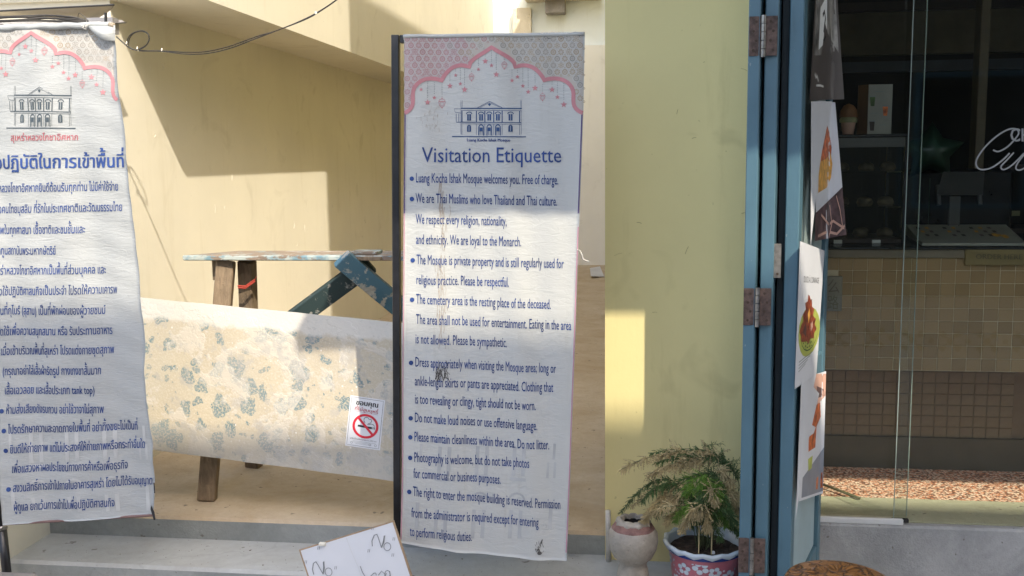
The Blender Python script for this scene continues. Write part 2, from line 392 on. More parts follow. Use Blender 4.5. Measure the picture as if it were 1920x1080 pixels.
class MB:
    def __init__(s): s.v = []; s.f = []
    def add(s, v, f):
        k = len(s.v); s.v += [Vector(p) for p in v]; s.f += [tuple(i+k for i in q) for q in f]; return s
    def hexa(s, p):      # 8 corners: bottom 4 (ccw), top 4
        return s.add(p, [(3, 2, 1, 0), (4, 5, 6, 7), (0, 1, 5, 4), (1, 2, 6, 5), (2, 3, 7, 6), (3, 0, 4, 7)])
    def box(s, x0, x1, y0, y1, z0, z1):
        return s.hexa([(x0, y0, z0), (x1, y0, z0), (x1, y1, z0), (x0, y1, z0), (x0, y0, z1), (x1, y0, z1), (x1, y1, z1), (x0, y1, z1)])
    def bevbox(s, x0, x1, y0, y1, z0, z1, bv=.004, xf=None):
        bm = bmesh.new(); bmesh.ops.create_cube(bm, size=1)
        for v in bm.verts: v.co = Vector(((x0+x1)/2+v.co.x*(x1-x0), (y0+y1)/2+v.co.y*(y1-y0), (z0+z1)/2+v.co.z*(z1-z0)))
        bmesh.ops.bevel(bm, geom=list(bm.edges), offset=bv, segments=1, affect='EDGES')
        bm.verts.ensure_lookup_table()
        vs = [xf(v.co) if xf else v.co.copy() for v in bm.verts]; fs = [tuple(q.index for q in f.verts) for f in bm.faces]
        bm.free(); return s.add(vs, fs)
    def tube(s, pts, r, n=8, cap=True):
        pts = [Vector(p) for p in pts]; rs = r if isinstance(r, list) else [r]*len(pts)
        k = len(s.v); up = Vector((0, 0, 1))
        for i, p in enumerate(pts):
            d = (pts[min(i+1, len(pts)-1)] - pts[max(i-1, 0)]).normalized()
            a = d.cross(up)
            if a.length < .05: a = d.cross(Vector((1, 0, 0)))
            a.normalize(); b = d.cross(a)
            for j in range(n):
                t = 2*math.pi*j/n; s.v.append(p + (a*math.cos(t)+b*math.sin(t))*rs[i])
        for i in range(len(pts)-1):
            for j in range(n):
                s.f.append((k+i*n+j, k+i*n+(j+1) % n, k+(i+1)*n+(j+1) % n, k+(i+1)*n+j))
        if cap:
            s.f.append(tuple(k+j for j in range(n))[::-1]); s.f.append(tuple(k+(len(pts)-1)*n+j for j in range(n)))
        return s
    def lathe(s, prof, c, n=40, wob=None):
        k = len(s.v); c = Vector(c)
        for i, (r, z) in enumerate(prof):
            for j in range(n):
                t = 2*math.pi*j/n; rr = r; zz = z
                if wob: rr, zz = wob(i, t, r, z)
                s.v.append(c + Vector((rr*math.cos(t), rr*math.sin(t), zz)))
        for i in range(len(prof)-1):
            for j in range(n):
                s.f.append((k+i*n+j, k+i*n+(j+1) % n, k+(i+1)*n+(j+1) % n, k+(i+1)*n+j))
        return s
    def beam(s, a, b, wd, th, side=None, bv=.003):   # board between a and b; side = direction of its width
        a = Vector(a); b = Vector(b); d = (b-a); ln = d.length; d.normalize()
        sd = Vector(side).normalized(); sd = (sd - d*sd.dot(d)).normalized(); nn = d.cross(sd)
        return s.bevbox(0, ln, -wd/2, wd/2, -th/2, th/2, bv, lambda c: a + d*c.x + sd*c.y + nn*c.z)
    def build(s, name, mat, parent=None, smooth=False): return mob(name, s.v, s.f, mat, parent, smooth)

# ------------------------------------------------------------------ lettering engine: glyph outlines -> flat filled shapes laid on a sheet
_tc = bpy.data.curves.new('glyph', 'FONT'); _tc.fill_mode = 'NONE'; _tc.resolution_u = 2; _tc.size = 1
_to = bpy.data.objects.new('glyph', _tc); COL.objects.link(_to)
def _outline(s):
    _tc.body = s; bpy.context.view_layer.update()
    dg = bpy.context.evaluated_depsgraph_get(); oe = _to.evaluated_get(dg); me = oe.to_mesh()
    if me is None or not len(me.vertices): return [], 0
    vs = [(v.co.x, v.co.y) for v in me.vertices]; nb = {}
    for e in me.edges:
        a, b = e.vertices; nb.setdefault(a, []).append(b); nb.setdefault(b, []).append(a)
    oe.to_mesh_clear()
    loops = []; seen = set()
    for st in sorted(nb):
        if st in seen: continue
        lp = [st]; seen.add(st); cur = st
        while True:
            nx = [q for q in nb[cur] if q not in seen]
            if not nx: break
            cur = min(nx) if len(lp) == 1 else nx[0]; lp.append(cur); seen.add(cur)
        loops.append([vs[i] for i in lp])
    return loops, (max([v[0] for v in vs]) if vs else 0)
_glyph = {}
def area(l): return .5*sum(a[0]*b[1]-b[0]*a[1] for a, b in zip(l, l[1:]+l[:1]))
def inside(p, l):
    c = False
    for (x1, y1), (x2, y2) in zip(l, l[1:]+l[:1]):
        if (y1 > p[1]) != (y2 > p[1]) and p[0] < (x2-x1)*(p[1]-y1)/(y2-y1)+x1: c = not c
    return c
_XX = None; _SP = None
def glyph(ch):
    global _XX, _SP
    if _XX is None:
        _XX = _outline('xx')[1]; _SP = _outline('x x')[1]-_XX
    if ch in _glyph: return _glyph[ch]
    adv = _outline('x'+ch+'x')[1]-_XX
    loops, _ = _outline(' '+ch)
    loops = [l for l in loops if len(l) > 2 and abs(area(l)) > 1e-7]
    loops = [[(x-_SP, y) for x, y in l] for l in loops]
    tris = []
    if loops:
        big = max(loops, key=lambda l: abs(area(l))); sg = area(big) > 0
        outer = [l for l in loops if (area(l) > 0) == sg]; holes = [l for l in loops if (area(l) > 0) != sg]
        for o in outer:
            hs = [h for h in holes if inside(h[0], o) and inside(h[len(h)//2], o)]
            polys = [[Vector((x, y, 0)) for x, y in q] for q in [o]+hs]
            flat = [(p.x, p.y) for q in polys for p in q]
            for t in tessellate_polygon(polys): tris.append([flat[i] for i in t])
    _glyph[ch] = (tris, adv); return _glyph[ch]
UP = set('\u0e31\u0e34\u0e35\u0e36\u0e37\u0e47'); TONE = set('\u0e48\u0e49\u0e4a\u0e4b\u0e4c')
MARK = UP | TONE | set('\u0e38\u0e39\u0e3a\u0e4d')
TALL = set('\u0e1b\u0e1d\u0e1f')
def layout(s):
    x = 0; out = []; prev = ''; base = ''
    for ch in s:
        tr, adv = glyph(ch); dx = dy = 0
        if ch in MARK:
            if ch in TONE and prev in UP: dy = .215
            if base in TALL and (ch in UP or ch in TONE): dx = -.09
            adv = 0
        else: base = ch
        out += [[(a+x+dx, b+dy) for a, b in t] for t in tr]
        x += adv; prev = ch
    return out, x
def lettering(name, s, p0, p1, cap, surf, mat, parent, pre='', bold=0, lab=None, capem=.70):
    """text s from p0 (baseline start) to p1 (baseline end) in sheet coordinates, letters cap high; pre = text lying before p0"""
    tr, wd = layout(s); offx = 0
    if pre:
        t2, w2 = layout(pre); offx = w2
        tr = [[(a-w2, b) for a, b in t] for t in t2] + tr
    dx, dy = p1[0]-p0[0], p1[1]-p0[1]; k = cap/capem
    vs = []; fs = []
    for rep in range(2 if bold else 1):
        for t in tr:
            n0 = len(vs)
            for a, b in t:
                a2 = a/wd; px = p0[0]+dx*a2 + rep*bold; py = p0[1]+dy*a2 - b*k
                vs.append(surf(px, py, .0016 + rep*.0004))
            fs.append((n0, n0+1, n0+2))
    o = mob(name, vs, fs, mat, parent)
    if lab: o['label'] = lab
    return o
def shape(mb, pts, surf, off=.0014, mx=None):                   # filled outline on a sheet
    tri = [tuple(pts[i] for i in t) for t in tessellate_polygon([[Vector((a, b, 0)) for a, b in pts]])]
    ext = max(max(p[0] for p in pts)-min(p[0] for p in pts), max(p[1] for p in pts)-min(p[1] for p in pts))
    if mx:
        out = []
        while tri:
            t = tri.pop(); e = [(math.hypot(t[i][0]-t[(i+1) % 3][0], t[i][1]-t[(i+1) % 3][1]), i) for i in range(3)]; l, i = max(e)
            if l <= mx: out.append(t); continue
            a, b_, c_ = t[i], t[(i+1) % 3], t[(i+2) % 3]; m_ = ((a[0]+b_[0])/2, (a[1]+b_[1])/2); tri += [(a, m_, c_), (m_, b_, c_)]
        tri = out
    for t in tri: mb.add([surf(a, b, off) for a, b in t], [(0, 1, 2)])
def stroke(mb, pts, wd, surf, off=.0014, closed=False, mx=14):
    src = list(pts)+([pts[0]] if closed else []); q = []
    for a, b in zip(src, src[1:]):
        k = max(1, int(math.hypot(b[0]-a[0], b[1]-a[1])/mx))
        q += [(lerp(a[0], b[0], i/k), lerp(a[1], b[1], i/k)) for i in range(k)]
    pts = q if closed else q+[src[-1]]
    n = len(pts); vs = []
    for i, p in enumerate(pts):
        a = pts[(i-1) % n] if (closed or i > 0) else p; b = pts[(i+1) % n] if (closed or i < n-1) else p
        dx, dy = b[0]-a[0], b[1]-a[1]; l = math.hypot(dx, dy) or 1
        nx, ny = -dy/l*wd/2, dx/l*wd/2
        vs += [surf(p[0]+nx, p[1]+ny, off), surf(p[0]-nx, p[1]-ny, off)]
    fs = [(2*i, 2*i+1, 2*i+3, 2*i+2) for i in range(n-1)]
    if closed: fs.append((2*n-2, 2*n-1, 1, 0))
    mb.add(vs, fs)
def circle(cx, cy, r, n=16, ry=None, a0=0, a1=2*math.pi, full=True):
    ry = ry or r
    return [(cx+r*math.cos(a0+(a1-a0)*i/(n if full else n-1)), cy+ry*math.sin(a0+(a1-a0)*i/(n if full else n-1))) for i in range(n)]
def star(cx, cy, r):
    return [(cx+(r if i % 2 == 0 else r*.42)*math.sin(math.pi*i/5), cy-(r if i % 2 == 0 else r*.42)*math.cos(math.pi*i/5)) for i in range(10)]
def bez(p0, p1, p2, p3, n=10):
    return [tuple((1-t)**3*a+3*(1-t)**2*t*b+3*(1-t)*t*t*c+t**3*d for a, b, c, d in zip(p0, p1, p2, p3)) for t in [i/n for i in range(n+1)]]
def catmull(P, n=8):
    P = [Vector(p) for p in P]; out = []
    for i in range(len(P)-1):
        a = P[max(i-1, 0)]; b = P[i]; c = P[i+1]; d = P[min(i+2, len(P)-1)]
        for k in range(n):
            t = k/n; out.append(.5*((2*b)+(c-a)*t+(2*a-5*b+4*c-d)*t*t+(3*b-3*c+d-a)*t**3))
    out.append(P[-1]); return out

# ================================================================== SETTING
TZ, LZ = .18, .09                  # terrace and lower step heights
TY, LY = 3.64, 3.36                # their front edges
WX = -2.36                         # left wall plane
PX0, PX1, PY = -.13, .43, 3.60     # pillar
FY = 3.83                          # glass front
tag(mob('street', [(-120, -120, 0), (120, -120, 0), (120, 120, 0), (-120, 120, 0)], [(0, 1, 2, 3)], 'street'), kind='structure')
def slab(x0, x1, y0, y1, z0, z1, name, topm, sidem, bv=.012):
    mb = MB().bevbox(x0, x1, y0, y1, z0, z1, bv)
    o = mb.build(name, topm); o.data.materials.append(M[sidem])
    for p in o.data.polygons:
        if p.normal.z < .5: p.material_index = 1
    return tag(o, kind='structure')
slab(-2.75, PX0+.3, LY, TY+.05, -.2, LZ, 'lower_step', 'tread', 'riser')
slab(-6, PX0+.3, TY, 16, -.2, TZ, 'terrace_floor', 'sand', 'riser')

# ---- left building
lb = empty('cream_building', (WX, 4.27, 0), 'cream plastered building with a jutting upper floor along the left side of the alley', 'building')
MB().box(WX-3.5, WX, 4.27, 13.2, .0, 2.33).build('wall', 'cream', lb)
OZ = 2.33
MB().box(WX-3.5, -1.94, 4.245, 13.2, OZ, 5.2).build('upper_floor', 'cream', lb)
MB().box(WX-3.5, -1.935, 4.20, 4.245, OZ+.035, OZ+.16).build('edge_trim', 'whitewall', lb)
tag(MB().bevbox(-4.2, -2.42, 3.2, 4.26, 0, .75, .01).build('low_wall', 'cream'), 'low cream wall ending beside the concrete steps under the left banner', 'wall')

random.seed(17)
mb = MB()
for i in range(26):
    y = random.uniform(4.4, 8.5); z = random.uniform(.4, 2.2); h_ = random.uniform(.01, .05)
    mb.tube([(WX+.001, y, z), (WX+.0015, y+random.uniform(-.012, .012), z-h_*.5), (WX+.001, y+random.uniform(-.01, .01), z-h_)], .0012, 4)
tag(mb.build('paint_runs', plain('dried paint run', (.76, .73, .66), .4), lb), kind='stuff')
# ---- back wall
bw = empty('rear_building', (-.6, 13.26, TZ), 'pale two-tone building closing the far end of the alley', 'building')
zc = ay(1100, 85, 13.26).z
MB().box(-4, 2.2, 13.26, 13.7, 0, zc).build('lower_wall', plaster('pale cream plaster', (.86, .85, .79)), bw)
MB().box(-4, 2.2, 13.32, 13.7, zc, 7).build('upper_wall', plaster('bluish white plaster', (.84, .89, .88)), bw)
a = ay(963, 60, 13.26); b_ = ay(996, 25, 13.26)
MB().box(a.x, b_.x, 13.2, 13.318, zc, ay(980, 16, 13.26).z).build('corner_pier', 'roughcream', bw)
a = ay(1023, 27, 13.2); b_ = ay(1060, 0, 13.2)
MB().bevbox(a.x, b_.x, 13.12, 13.318, a.z, a.z+.5, .01).build('bracket', 'stone', bw)
a = ay(985, 3, 13.2); b_ = ay(1128, 0, 13.2)
MB().bevbox(a.x, b_.x, 13.0, 13.318, a.z, a.z+.2, .01).build('ledge', 'roughcream', bw)

# ---- shop building (right): pillar, lintel, alley side, canopy
sb = empty('shop_building', (PX0, PY, 0), 'yellow plastered cafe building with a glass front on the right', 'building')
MB().box(PX0, PX1, PY, 13.1, 0, 6.2).build('pillar_wall', 'pillar', sb)
MB().box(PX1, 6, 3.70, 4.0, 2.75, 6.2).build('lintel_wall', 'pillar', sb)
MB().box(0.0, 6, 1.50, PY, 3.47, 3.55).build('shade_canopy', 'roofmetal', sb)  # unseen slab added so that its edge casts the upper shade
MB().box(5.6, 6, 3.72, 4.0, 0, 2.75).build('end_pier', 'pillar', sb)
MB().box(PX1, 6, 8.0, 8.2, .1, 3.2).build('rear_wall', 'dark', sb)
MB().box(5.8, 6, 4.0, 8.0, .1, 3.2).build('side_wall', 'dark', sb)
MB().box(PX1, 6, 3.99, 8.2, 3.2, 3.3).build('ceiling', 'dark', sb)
tag(MB().box(PX1, 6, 4.50, 8.0, .05, .195).build('shop_floor', 'interior_floor'), kind='structure')
tag(MB().box(PX1, 6, 4.07, 4.50, .05, .20).build('pebble_strip', 'gravel'), kind='structure')
tag(MB().bevbox(PX1, 6, 3.802, 4.068, .15, .206, .003).build('threshold', 'sill'), kind='structure')
tag(MB().bevbox(PX1+.001, 6, 3.755, 3.8015, -.1, .204, .008).build('shop_kerb', 'curb'), kind='structure')

mb = MB()
for i in range(11):
    x = random.uniform(PX0+.02, PX1-.04); z = random.uniform(.4, 2.2); a = random.uniform(-.4, .4)+(1.57 if random.random() < .3 else 0); l = random.uniform(.004, .03)
    mb.tube([(x, PY-.0005, z), (x+l*.5*math.cos(a), PY-.0008, z+l*.5*math.sin(a)+.002), (x+l*math.cos(a), PY-.0005, z+l*math.sin(a))], random.uniform(.0004, .0010), 4)
tag(mb.build('scratches', plain('scratch', (.30, .25, .13), .9), sb), kind='stuff')
# ---- building across the lane (behind the camera): its roof line and the gap above it shape the sunlight
ob = empty('opposite_building', (4, -4, 0), 'plain rendered building across the lane behind the camera', 'building')
MB().box(1.75, 16, -9, -4, 0, 9.46).build('wall', 'opposite', ob)
for i in range(4):
    for k in range(3):
        x = 3.0+i*3; z = 1.0+k*2.8
        f = MB(); f.box(x, x+.06, -4.05, -3.98, z, z+1.5).box(x+1.14, x+1.2, -4.05, -3.98, z, z+1.5).box(x+.06, x+1.14, -4.05, -3.98, z, z+.06).box(x+.06, x+1.14, -4.05, -3.98, z+1.44, z+1.5)
        fo = f.build('window', 'blue', ob)
        MB().box(x+.06, x+1.14, -4.02, -3.995, z+.06, z+1.44).build('pane', 'counterblack', fo)
tag(MB().box(-16, 1.2, -9, -5, 0, 3.0).build('low_house', 'opposite'), 'low pale house across the lane behind the camera', 'building')

# ================================================================== AWNING, ROOF, CABLES AT THE TOP LEFT
aw = empty('tarpaulin_awning', (-2.6, 4.05, 2.2), 'beige tarpaulin sagging under the upper floor above the left banner', 'awning')
P0 = 4.1
prof = [(214, 9), (207, 18), (196, 26), (182, 34), (170, 39), (150, 36), (110, 34), (60, 32), (0, 31), (-60, 31)]
top = [(214, 8), (180, 10), (150, 11.5), (120, 13), (95, 14.5), (70, 15.5), (45, 17), (20, 18.5), (0, 20), (-60, 23)]
vs = []; fs = []
NR = 6
for i, (p, q) in enumerate(zip(prof, top)):
    for k in range(NR+1):
        t = k/NR; px = lerp(q[0], p[0], t); py = lerp(q[1], p[1], t)
        vs.append(ay(px, py, P0 + .10*math.sin(t*math.pi*.5)-.12))
for i in range(len(prof)-1):
    for k in range(NR): fs.append((i*(NR+1)+k, i*(NR+1)+k+1, (i+1)*(NR+1)+k+1, (i+1)*(NR+1)+k))
n0 = len(vs); vs += [v + Vector((0, .006, 0)) for v in vs]; fs += [tuple(n0+i for i in f[::-1]) for f in fs]
mob('sheet', vs, fs, 'tarp', aw, True)
MB().tube([ay(214, 9, P0-.13), ay(100, 15, P0-.13), ay(-60, 24, P0-.13)], .004).build('hem_rope', 'cable', aw)
rf = empty('corrugated_roof', (-2.9, 4.0, 2.1), 'edge of a grey corrugated roof sheet behind the top of the left banner', 'roof')
vs = []; fs = []; N = 60
for i in range(N+1):
    px = lerp(-60, 168, i/N); c = ay(px, lerp(46, 47, i/N), 3.75)
    z = .006*math.sin(i*1.25)
    vs += [c+Vector((0, 0, z)), c+Vector((0, .3, z+.055)), c+Vector((0, 0, z-.003)), c+Vector((0, .3, z+.052))]
for i in range(N):
    k = 4*i; fs += [(k, k+1, k+5, k+4), (k+2, k+6, k+7, k+3), (k, k+4, k+6, k+2)]
mob('sheet', vs, fs, 'roofmetal', rf)
MB().box(ay(150, 40, 3.9).x, ay(199, 40, 3.9).x, 3.95, 4.0, ay(190, 60, 3.9).z, ay(190, 29, 3.9).z).build('flashing', 'roofmetal', rf)
MB().tube([ay(198, 24, 3.9), ay(199, 60, 3.9)], .006).build('bracket', 'black_metal', rf)
mb = MB()
for dy, bend in ((31, 0), (34, 2), (37, -1), (40, 1)):
    mb.tube(catmull([ay(-40, dy+3, 3.6), ay(30, dy-bend, 3.62), ay(90, dy-2+bend, 3.66), ay(140, dy+2, 3.68), ay(166, 40, 3.7)], 6), .0045, 6)
tag(mb.build('cable_bundle', 'cable', None, True), 'bundle of black cables running along the roof edge above the left banner', 'cable')
tag(MB().tube(catmull([ay(146, 40, 3.6), ay(147, 27, 3.6), ay(152, 26, 3.6), ay(166, 39, 3.6)], 8), .0012, 6).build('wire_loop', 'cable'), 'thin wire loop sticking up above the banner hem', 'wire')

# ---- hanging wires with coil
wr = empty('hanging_wire', ay(260, 95, 3.92), 'pair of thin black wires with a coil hanging across the cream wall', 'wire')
def wy(px): return pl([(200, 3.90), (260, 3.92), (370, 3.86), (700, 3.7)], px)
for k, off in enumerate((0, 1.6)):
    pts = [(218, 68), (228, 77), (240, 87), (252, 93), (268, 95), (305, 95.5), (345, 98+off*1.5), (385, 97+off*1.8), (430, 87+off*2), (480, 69+off*1.5), (520, 57-off*.5), (575, 34+off*.4), (610, 14), (640, -8), (700, -60)]
    MB().tube(catmull([ay(x, y+off*.5, wy(x)-k*.006) for x, y in pts], 6), .0022, 6).build('strand', 'cable', wr, True)
MB().tube(catmull([ay(x, y, 3.90) for x, y in [(239, 82), (240, 72), (248, 63), (262, 58), (274, 60), (280, 70), (277, 81), (268, 90), (256, 94)]], 6), .0022, 6).build('coil', 'cable', wr, True)
MB().tube(catmull([ay(x, y, 3.91) for x, y in [(241, 86), (243, 72), (252, 62), (266, 59), (277, 64), (279, 75), (272, 86), (260, 92)]], 6), .0018, 6).build('coil', 'cable', wr, True)
for px, py in ((239, 82), (259, 92), (305, 95)):
    MB().tube([ay(px-1.5, py-4, 3.90), ay(px-2, py, 3.885), ay(px+.5, py+3.5, 3.90)], .0025, 6).build('cable_tie', 'tie', wr)
MB().tube([ay(591, 22, 3.73), ay(593, 26, 3.73)], .005, 6).build('cable_tie', 'tie', wr)

# ================================================================== TRESTLE, BOARD
tr_ = empty('trestle_table', (-1.8, 4.05, TZ), 'weathered wooden trestle scaffold with worn blue paint standing on the terrace', 'trestle')
def cuboid8(name, pts, mat): return MB().hexa(pts).build(name, mat, tr_)
zt = ay(600, 480, 3.95).z
pA = ay(341, 483, 3.97); pB = ay(830, 484, 3.97)
xL = pA.x; xR = pB.x+.15
mb = MB().bevbox(xL, xR, 3.97, 4.19, zt-.022, zt, .004)
for v in mb.v:                                        # slanted sawn left end
    if v.x < xL+.1: v.x += (v.y-3.97)*.75
pk = mb.build('plank', 'wood_h', tr_)
pk.data.materials.append(M['wood_edge'])
for p in pk.data.polygons:
    if p.normal.y < -.5: p.material_index = 1
# left pair of legs
fa, fb = ay(424, 489, 4.03), az(386, 940, TZ); fb.y = 3.84
MB().beam(fa + Vector((0, 0, .0)), fb, .075, .05, (1, .2, 0), .004).build('leg', 'wood_raw', tr_)
ba, bb = ay(463, 489, 4.10), az(476, 875, TZ)
MB().beam(ba, bb, .07, .05, (1, -.2, 0), .004).build('leg', 'wood_raw', tr_)
MB().bevbox(ay(399, 500, 4.05).x, ay(418, 500, 4.05).x, 4.04, 4.12, ay(400, 525, 4.05).z, zt-.0225, .003).build('cleat', 'wood_raw', tr_)
q = [ay(x, y, 4.04) for x, y in [(446, 536), (460, 537), (474, 527), (478, 524)]]
MB().tube(q, .0035, 6).tube([p+Vector((0, 0, -.008)) for p in q], .003, 6).tube([q[3], q[3]+Vector((.01, -.01, .012))], .002, 5).build('twine', 'string', tr_)
# right pair: crossed painted boards
g0 = ay(692, 470, 4.06); g1 = ay(500, 612, 4.02)
d = (g1-g0); g1 = g0 + d*3.0
k = (TZ+.02-g0.z)/(g1.z-g0.z); g1 = g0+(g1-g0)*k
MB().beam(g0+Vector((0, .012, -.055)), g1+Vector((0, .012, -.055)), .085, .035, (1, 0, 1), .003).build('leg', 'wood_green', tr_)
h0 = ay(640, 484, 3.93); h1 = ay(760, 585, 4.14); d = h1-h0
k = (TZ+.02-h0.z)/(d.z); h1 = h0+d*k
MB().beam(h0, h1, .085, .035, (1, 0, 1), .003).build('leg', 'wood_blue', tr_)
MB().bevbox(ay(656, 474, 4.0).x, ay(706, 474, 4.0).x, 4.0, 4.10, zt+.001, zt+.013, .002).build('splinter_board', 'wood_edge', tr_)
MB().bevbox(ay(670, 480, 4.0).x, ay(720, 480, 4.0).x, 3.955, 3.972, zt-.02, zt-.004, .002).build('splinter', 'wood_raw', tr_)

bd = empty('marbled_board', az(500, 900, TZ), 'scuffed cream board with blue blotches leaning against the trestle', 'board')
yl, yr = 3.80, 3.66
c = [ay(244, 838, yl-.05), ay(792, 909, yr-.02), ay(792, 609, yr+.06), ay(244, 556, yl+.06)]
n_ = (c[1]-c[0]).cross(c[3]-c[0]).normalized()
_d = ray(792, 609); c[2] = CAM + _d*((c[0]-CAM).dot(n_)/_d.dot(n_))
if n_.y > 0: n_ = -n_
def bsurf(u, v, off=0):       # u,v 0..1
    p = c[0].lerp(c[1], u).lerp(c[3].lerp(c[2], u), v); return p + n_*off
W_ = (c[1]-c[0]).length; H_ = (c[3]-c[0]).length
vs = []; uvs = []; fs = []; NX, NY = 12, 7
for j in range(NY+1):
    for i in range(NX+1):
        u, v = i/NX, j/NY
        e = .0012*math.sin(i*2.1+j) if j in (0, NY) else 0
        vs.append(bsurf(u, v+e/H_)); uvs.append((u*W_, v*.60))
for j in range(NY):
    for i in range(NX): a = j*(NX+1)+i; fs.append((a, a+1, a+NX+2, a+NX+1))
n0 = len(vs); vs += [v - n_*.018 for v in vs]; uvs += uvs[:]
fs += [tuple(n0+i for i in f[::-1]) for f in fs]
per = [i for i in range(NX+1)] + [j*(NX+1)+NX for j in range(1, NY+1)] + [NY*(NX+1)+i for i in range(NX-1, -1, -1)] + [j*(NX+1) for j in range(NY-1, 0, -1)]
for a, b in zip(per, per[1:]+per[:1]): fs.append((b, a, a+n0, b+n0))
mob('panel', vs, fs, 'board', bd, False, uvs)
# sheet coordinates on the board = photo pixels met with its plane
def bpix(px, py, off=0):
    d = ray(px, py); t = (c[0]-CAM).dot(n_)/d.dot(n_); return CAM + d*t + n_*off
st = empty('no_smoking_sticker', bpix(685, 795), 'white no-smoking sticker with red circle on the blotched board', 'sticker')
Sq = [(657.5, 741), (722, 750.5), (712.5, 844.5), (647.5, 835)]
def sq(a, b, off=0):          # a 0..100 across, b 0..150 down
    a /= 100; b /= 150
    x = lerp(lerp(Sq[0][0], Sq[1][0], a), lerp(Sq[3][0], Sq[2][0], a), b); y = lerp(lerp(Sq[0][1], Sq[1][1], a), lerp(Sq[3][1], Sq[2][1], a), b)
    return bpix(x, y, .0012+off)
mb = MB(); mb.hexa([sq(0, 150, -.0012), sq(100, 150, -.0012), sq(100, 0, -.0012), sq(0, 0, -.0012), sq(0, 150), sq(100, 150), sq(100, 0), sq(0, 0)]); mb.build('paper', 'paper', st)
so2 = lambda a, b, off=0: sq(a, b, off*.6)
mb = MB(); stroke(mb, [(4, 4), (96, 4), (96, 146), (4, 146)], .9, so2, .001, True); tag(mb.build('border_print', 'ink', st), kind='stuff')
lettering('lettering', 'ขอบคุณ', (17, 25), (83, 25), 15, so2, 'ink', st, bold=1.6)
lettering('lettering', 'ที่ไม่สูบบุหรี่', (15, 41), (84, 43), 9.5, so2, 'redtext', st, bold=1)
mb = MB(); stroke(mb, [(15, 44), (84, 46)], .8, so2, .001); mb.build('underline_print', 'redtext', st)
mb = MB(); stroke(mb, [(30, 86), (71, 88)], 6, so2, .001)
stroke(mb, [(74, 84), (74, 91)], 2, so2, .001); stroke(mb, [(78, 84), (78, 91)], 2, so2, .001)
stroke(mb, [(50, 75), (46, 70), (46, 62), (51, 58), (57, 59), (60, 63), (66, 62), (68, 67), (66, 73), (60, 76), (57, 79)], 1.6, so2, .001)
stroke(mb, [(60, 79), (68, 76), (74, 77), (78, 82)], 1.6, so2, .001); mb.build('cigarette_print', 'ink', st)
mb = MB(); stroke(mb, circle(52, 85, 34, 36, 33), 7, so2, .0014, True); stroke(mb, [(28, 61), (76, 109)], 7, so2, .0016); mb.build('ban_circle_print', 'red', st)
lettering('lettering', 'ฝ่าฝืนมีโทษปรับตามกฎหมาย 2,000 บาท', (12, 128), (88, 128), 4.5, so2, 'ink', st)
mb = MB()
for b in (132.5, 136, 139.5): stroke(mb, [(20 if b < 139 else 28, b), (86 if b < 136 else 74, b)], .7, so2, .001)
for a in (17, 70, 86): stroke(mb, circle(a, 138, 3, 10), 1, so2, .001, True)
mb.build('small_print', 'grey_print', st)

# ================================================================== BANNERS
def ripE(p): return .0045*math.sin(p.x*22+p.z*1.5) + .003*math.sin(p.x*47+2+p.z*3) + .0022*math.sin(p.z*9+p.x*4)
YE = 3.27
def surfE(px, py, off=0):
    p = ay(px, py, YE); p.y += ripE(p)-off; return p
YT = 3.20
def ripT(p): return .006*math.sin(p.x*17+p.z*1.2) + .003*math.sin(p.x*39+1+p.z*4) + .003*math.sin(p.z*8+p.x*5) + .0012*math.sin(p.z*60+math.sin(p.x*14)*2)
def surfT(px, py, off=0):
    p = ay(px, py, YT); p.y += ripT(p)-off; return p
def cloth(name, surf, left, right, topf, botf, mat, parent, nx=44, ny=150):
    vs = []; fs = []
    for j in range(ny+1):
        t = j/ny
        for i in range(nx+1):
            s = i/nx
            y = lerp(topf(s), botf(s), t); x = lerp(pl(left, y), pl(right, y), s)
            vs.append(surf(x, y, 0))
    for j in range(ny):
        for i in range(nx): a = j*(nx+1)+i; fs.append((a, a+1, a+nx+2, a+nx+1))
    n0 = len(vs); vs += [v+Vector((0, .0012, 0)) for v in vs]; fs += [tuple(n0+i for i in f[::-1]) for f in fs]
    per = [i for i in range(nx+1)] + [j*(nx+1)+nx for j in range(1, ny+1)] + [ny*(nx+1)+i for i in range(nx-1, -1, -1)] + [j*(nx+1) for j in range(ny-1, 0, -1)]
    for a, b in zip(per, per[1:]+per[:1]): fs.append((a, b, b+n0, a+n0))
    return mob(name, vs, fs, mat, parent, True)

# ---- stand of the English banner
sd = empty('banner_stand', (ay(746, 1060, 3.3).x, 3.3, 0), 'black square-tube banner stand with a tall left post at the step edge', 'stand')
ptop = ay(742, 66, 3.30); pbot = ay(746, 1000, 3.30); dd = (pbot-ptop); pbot = ptop + dd*(ptop.z/-dd.z)
MB().beam(ptop, pbot, .026, .026, (1, 0, 0), .002).build('post', 'black_metal', sd)
MB().beam(ptop+Vector((.016, .0, -.014)), ay(1088, 72, 3.30), .026, .026, (0, 1, 0), .002).build('top_bar', 'black_metal', sd)
MB().beam(ay(752, 1012, 3.30), ay(1056, 1040, 3.30), .02, .02, (0, 1, 0), .002).build('bottom_bar', 'black_metal', sd)
MB().bevbox(ptop.x-.02, ptop.x+.5, 3.12, 3.15, .0, .03, .002).bevbox(pbot.x-.015, pbot.x+.015, 3.12, 3.335, .0, .03, .002).build('foot', 'black_metal', sd)

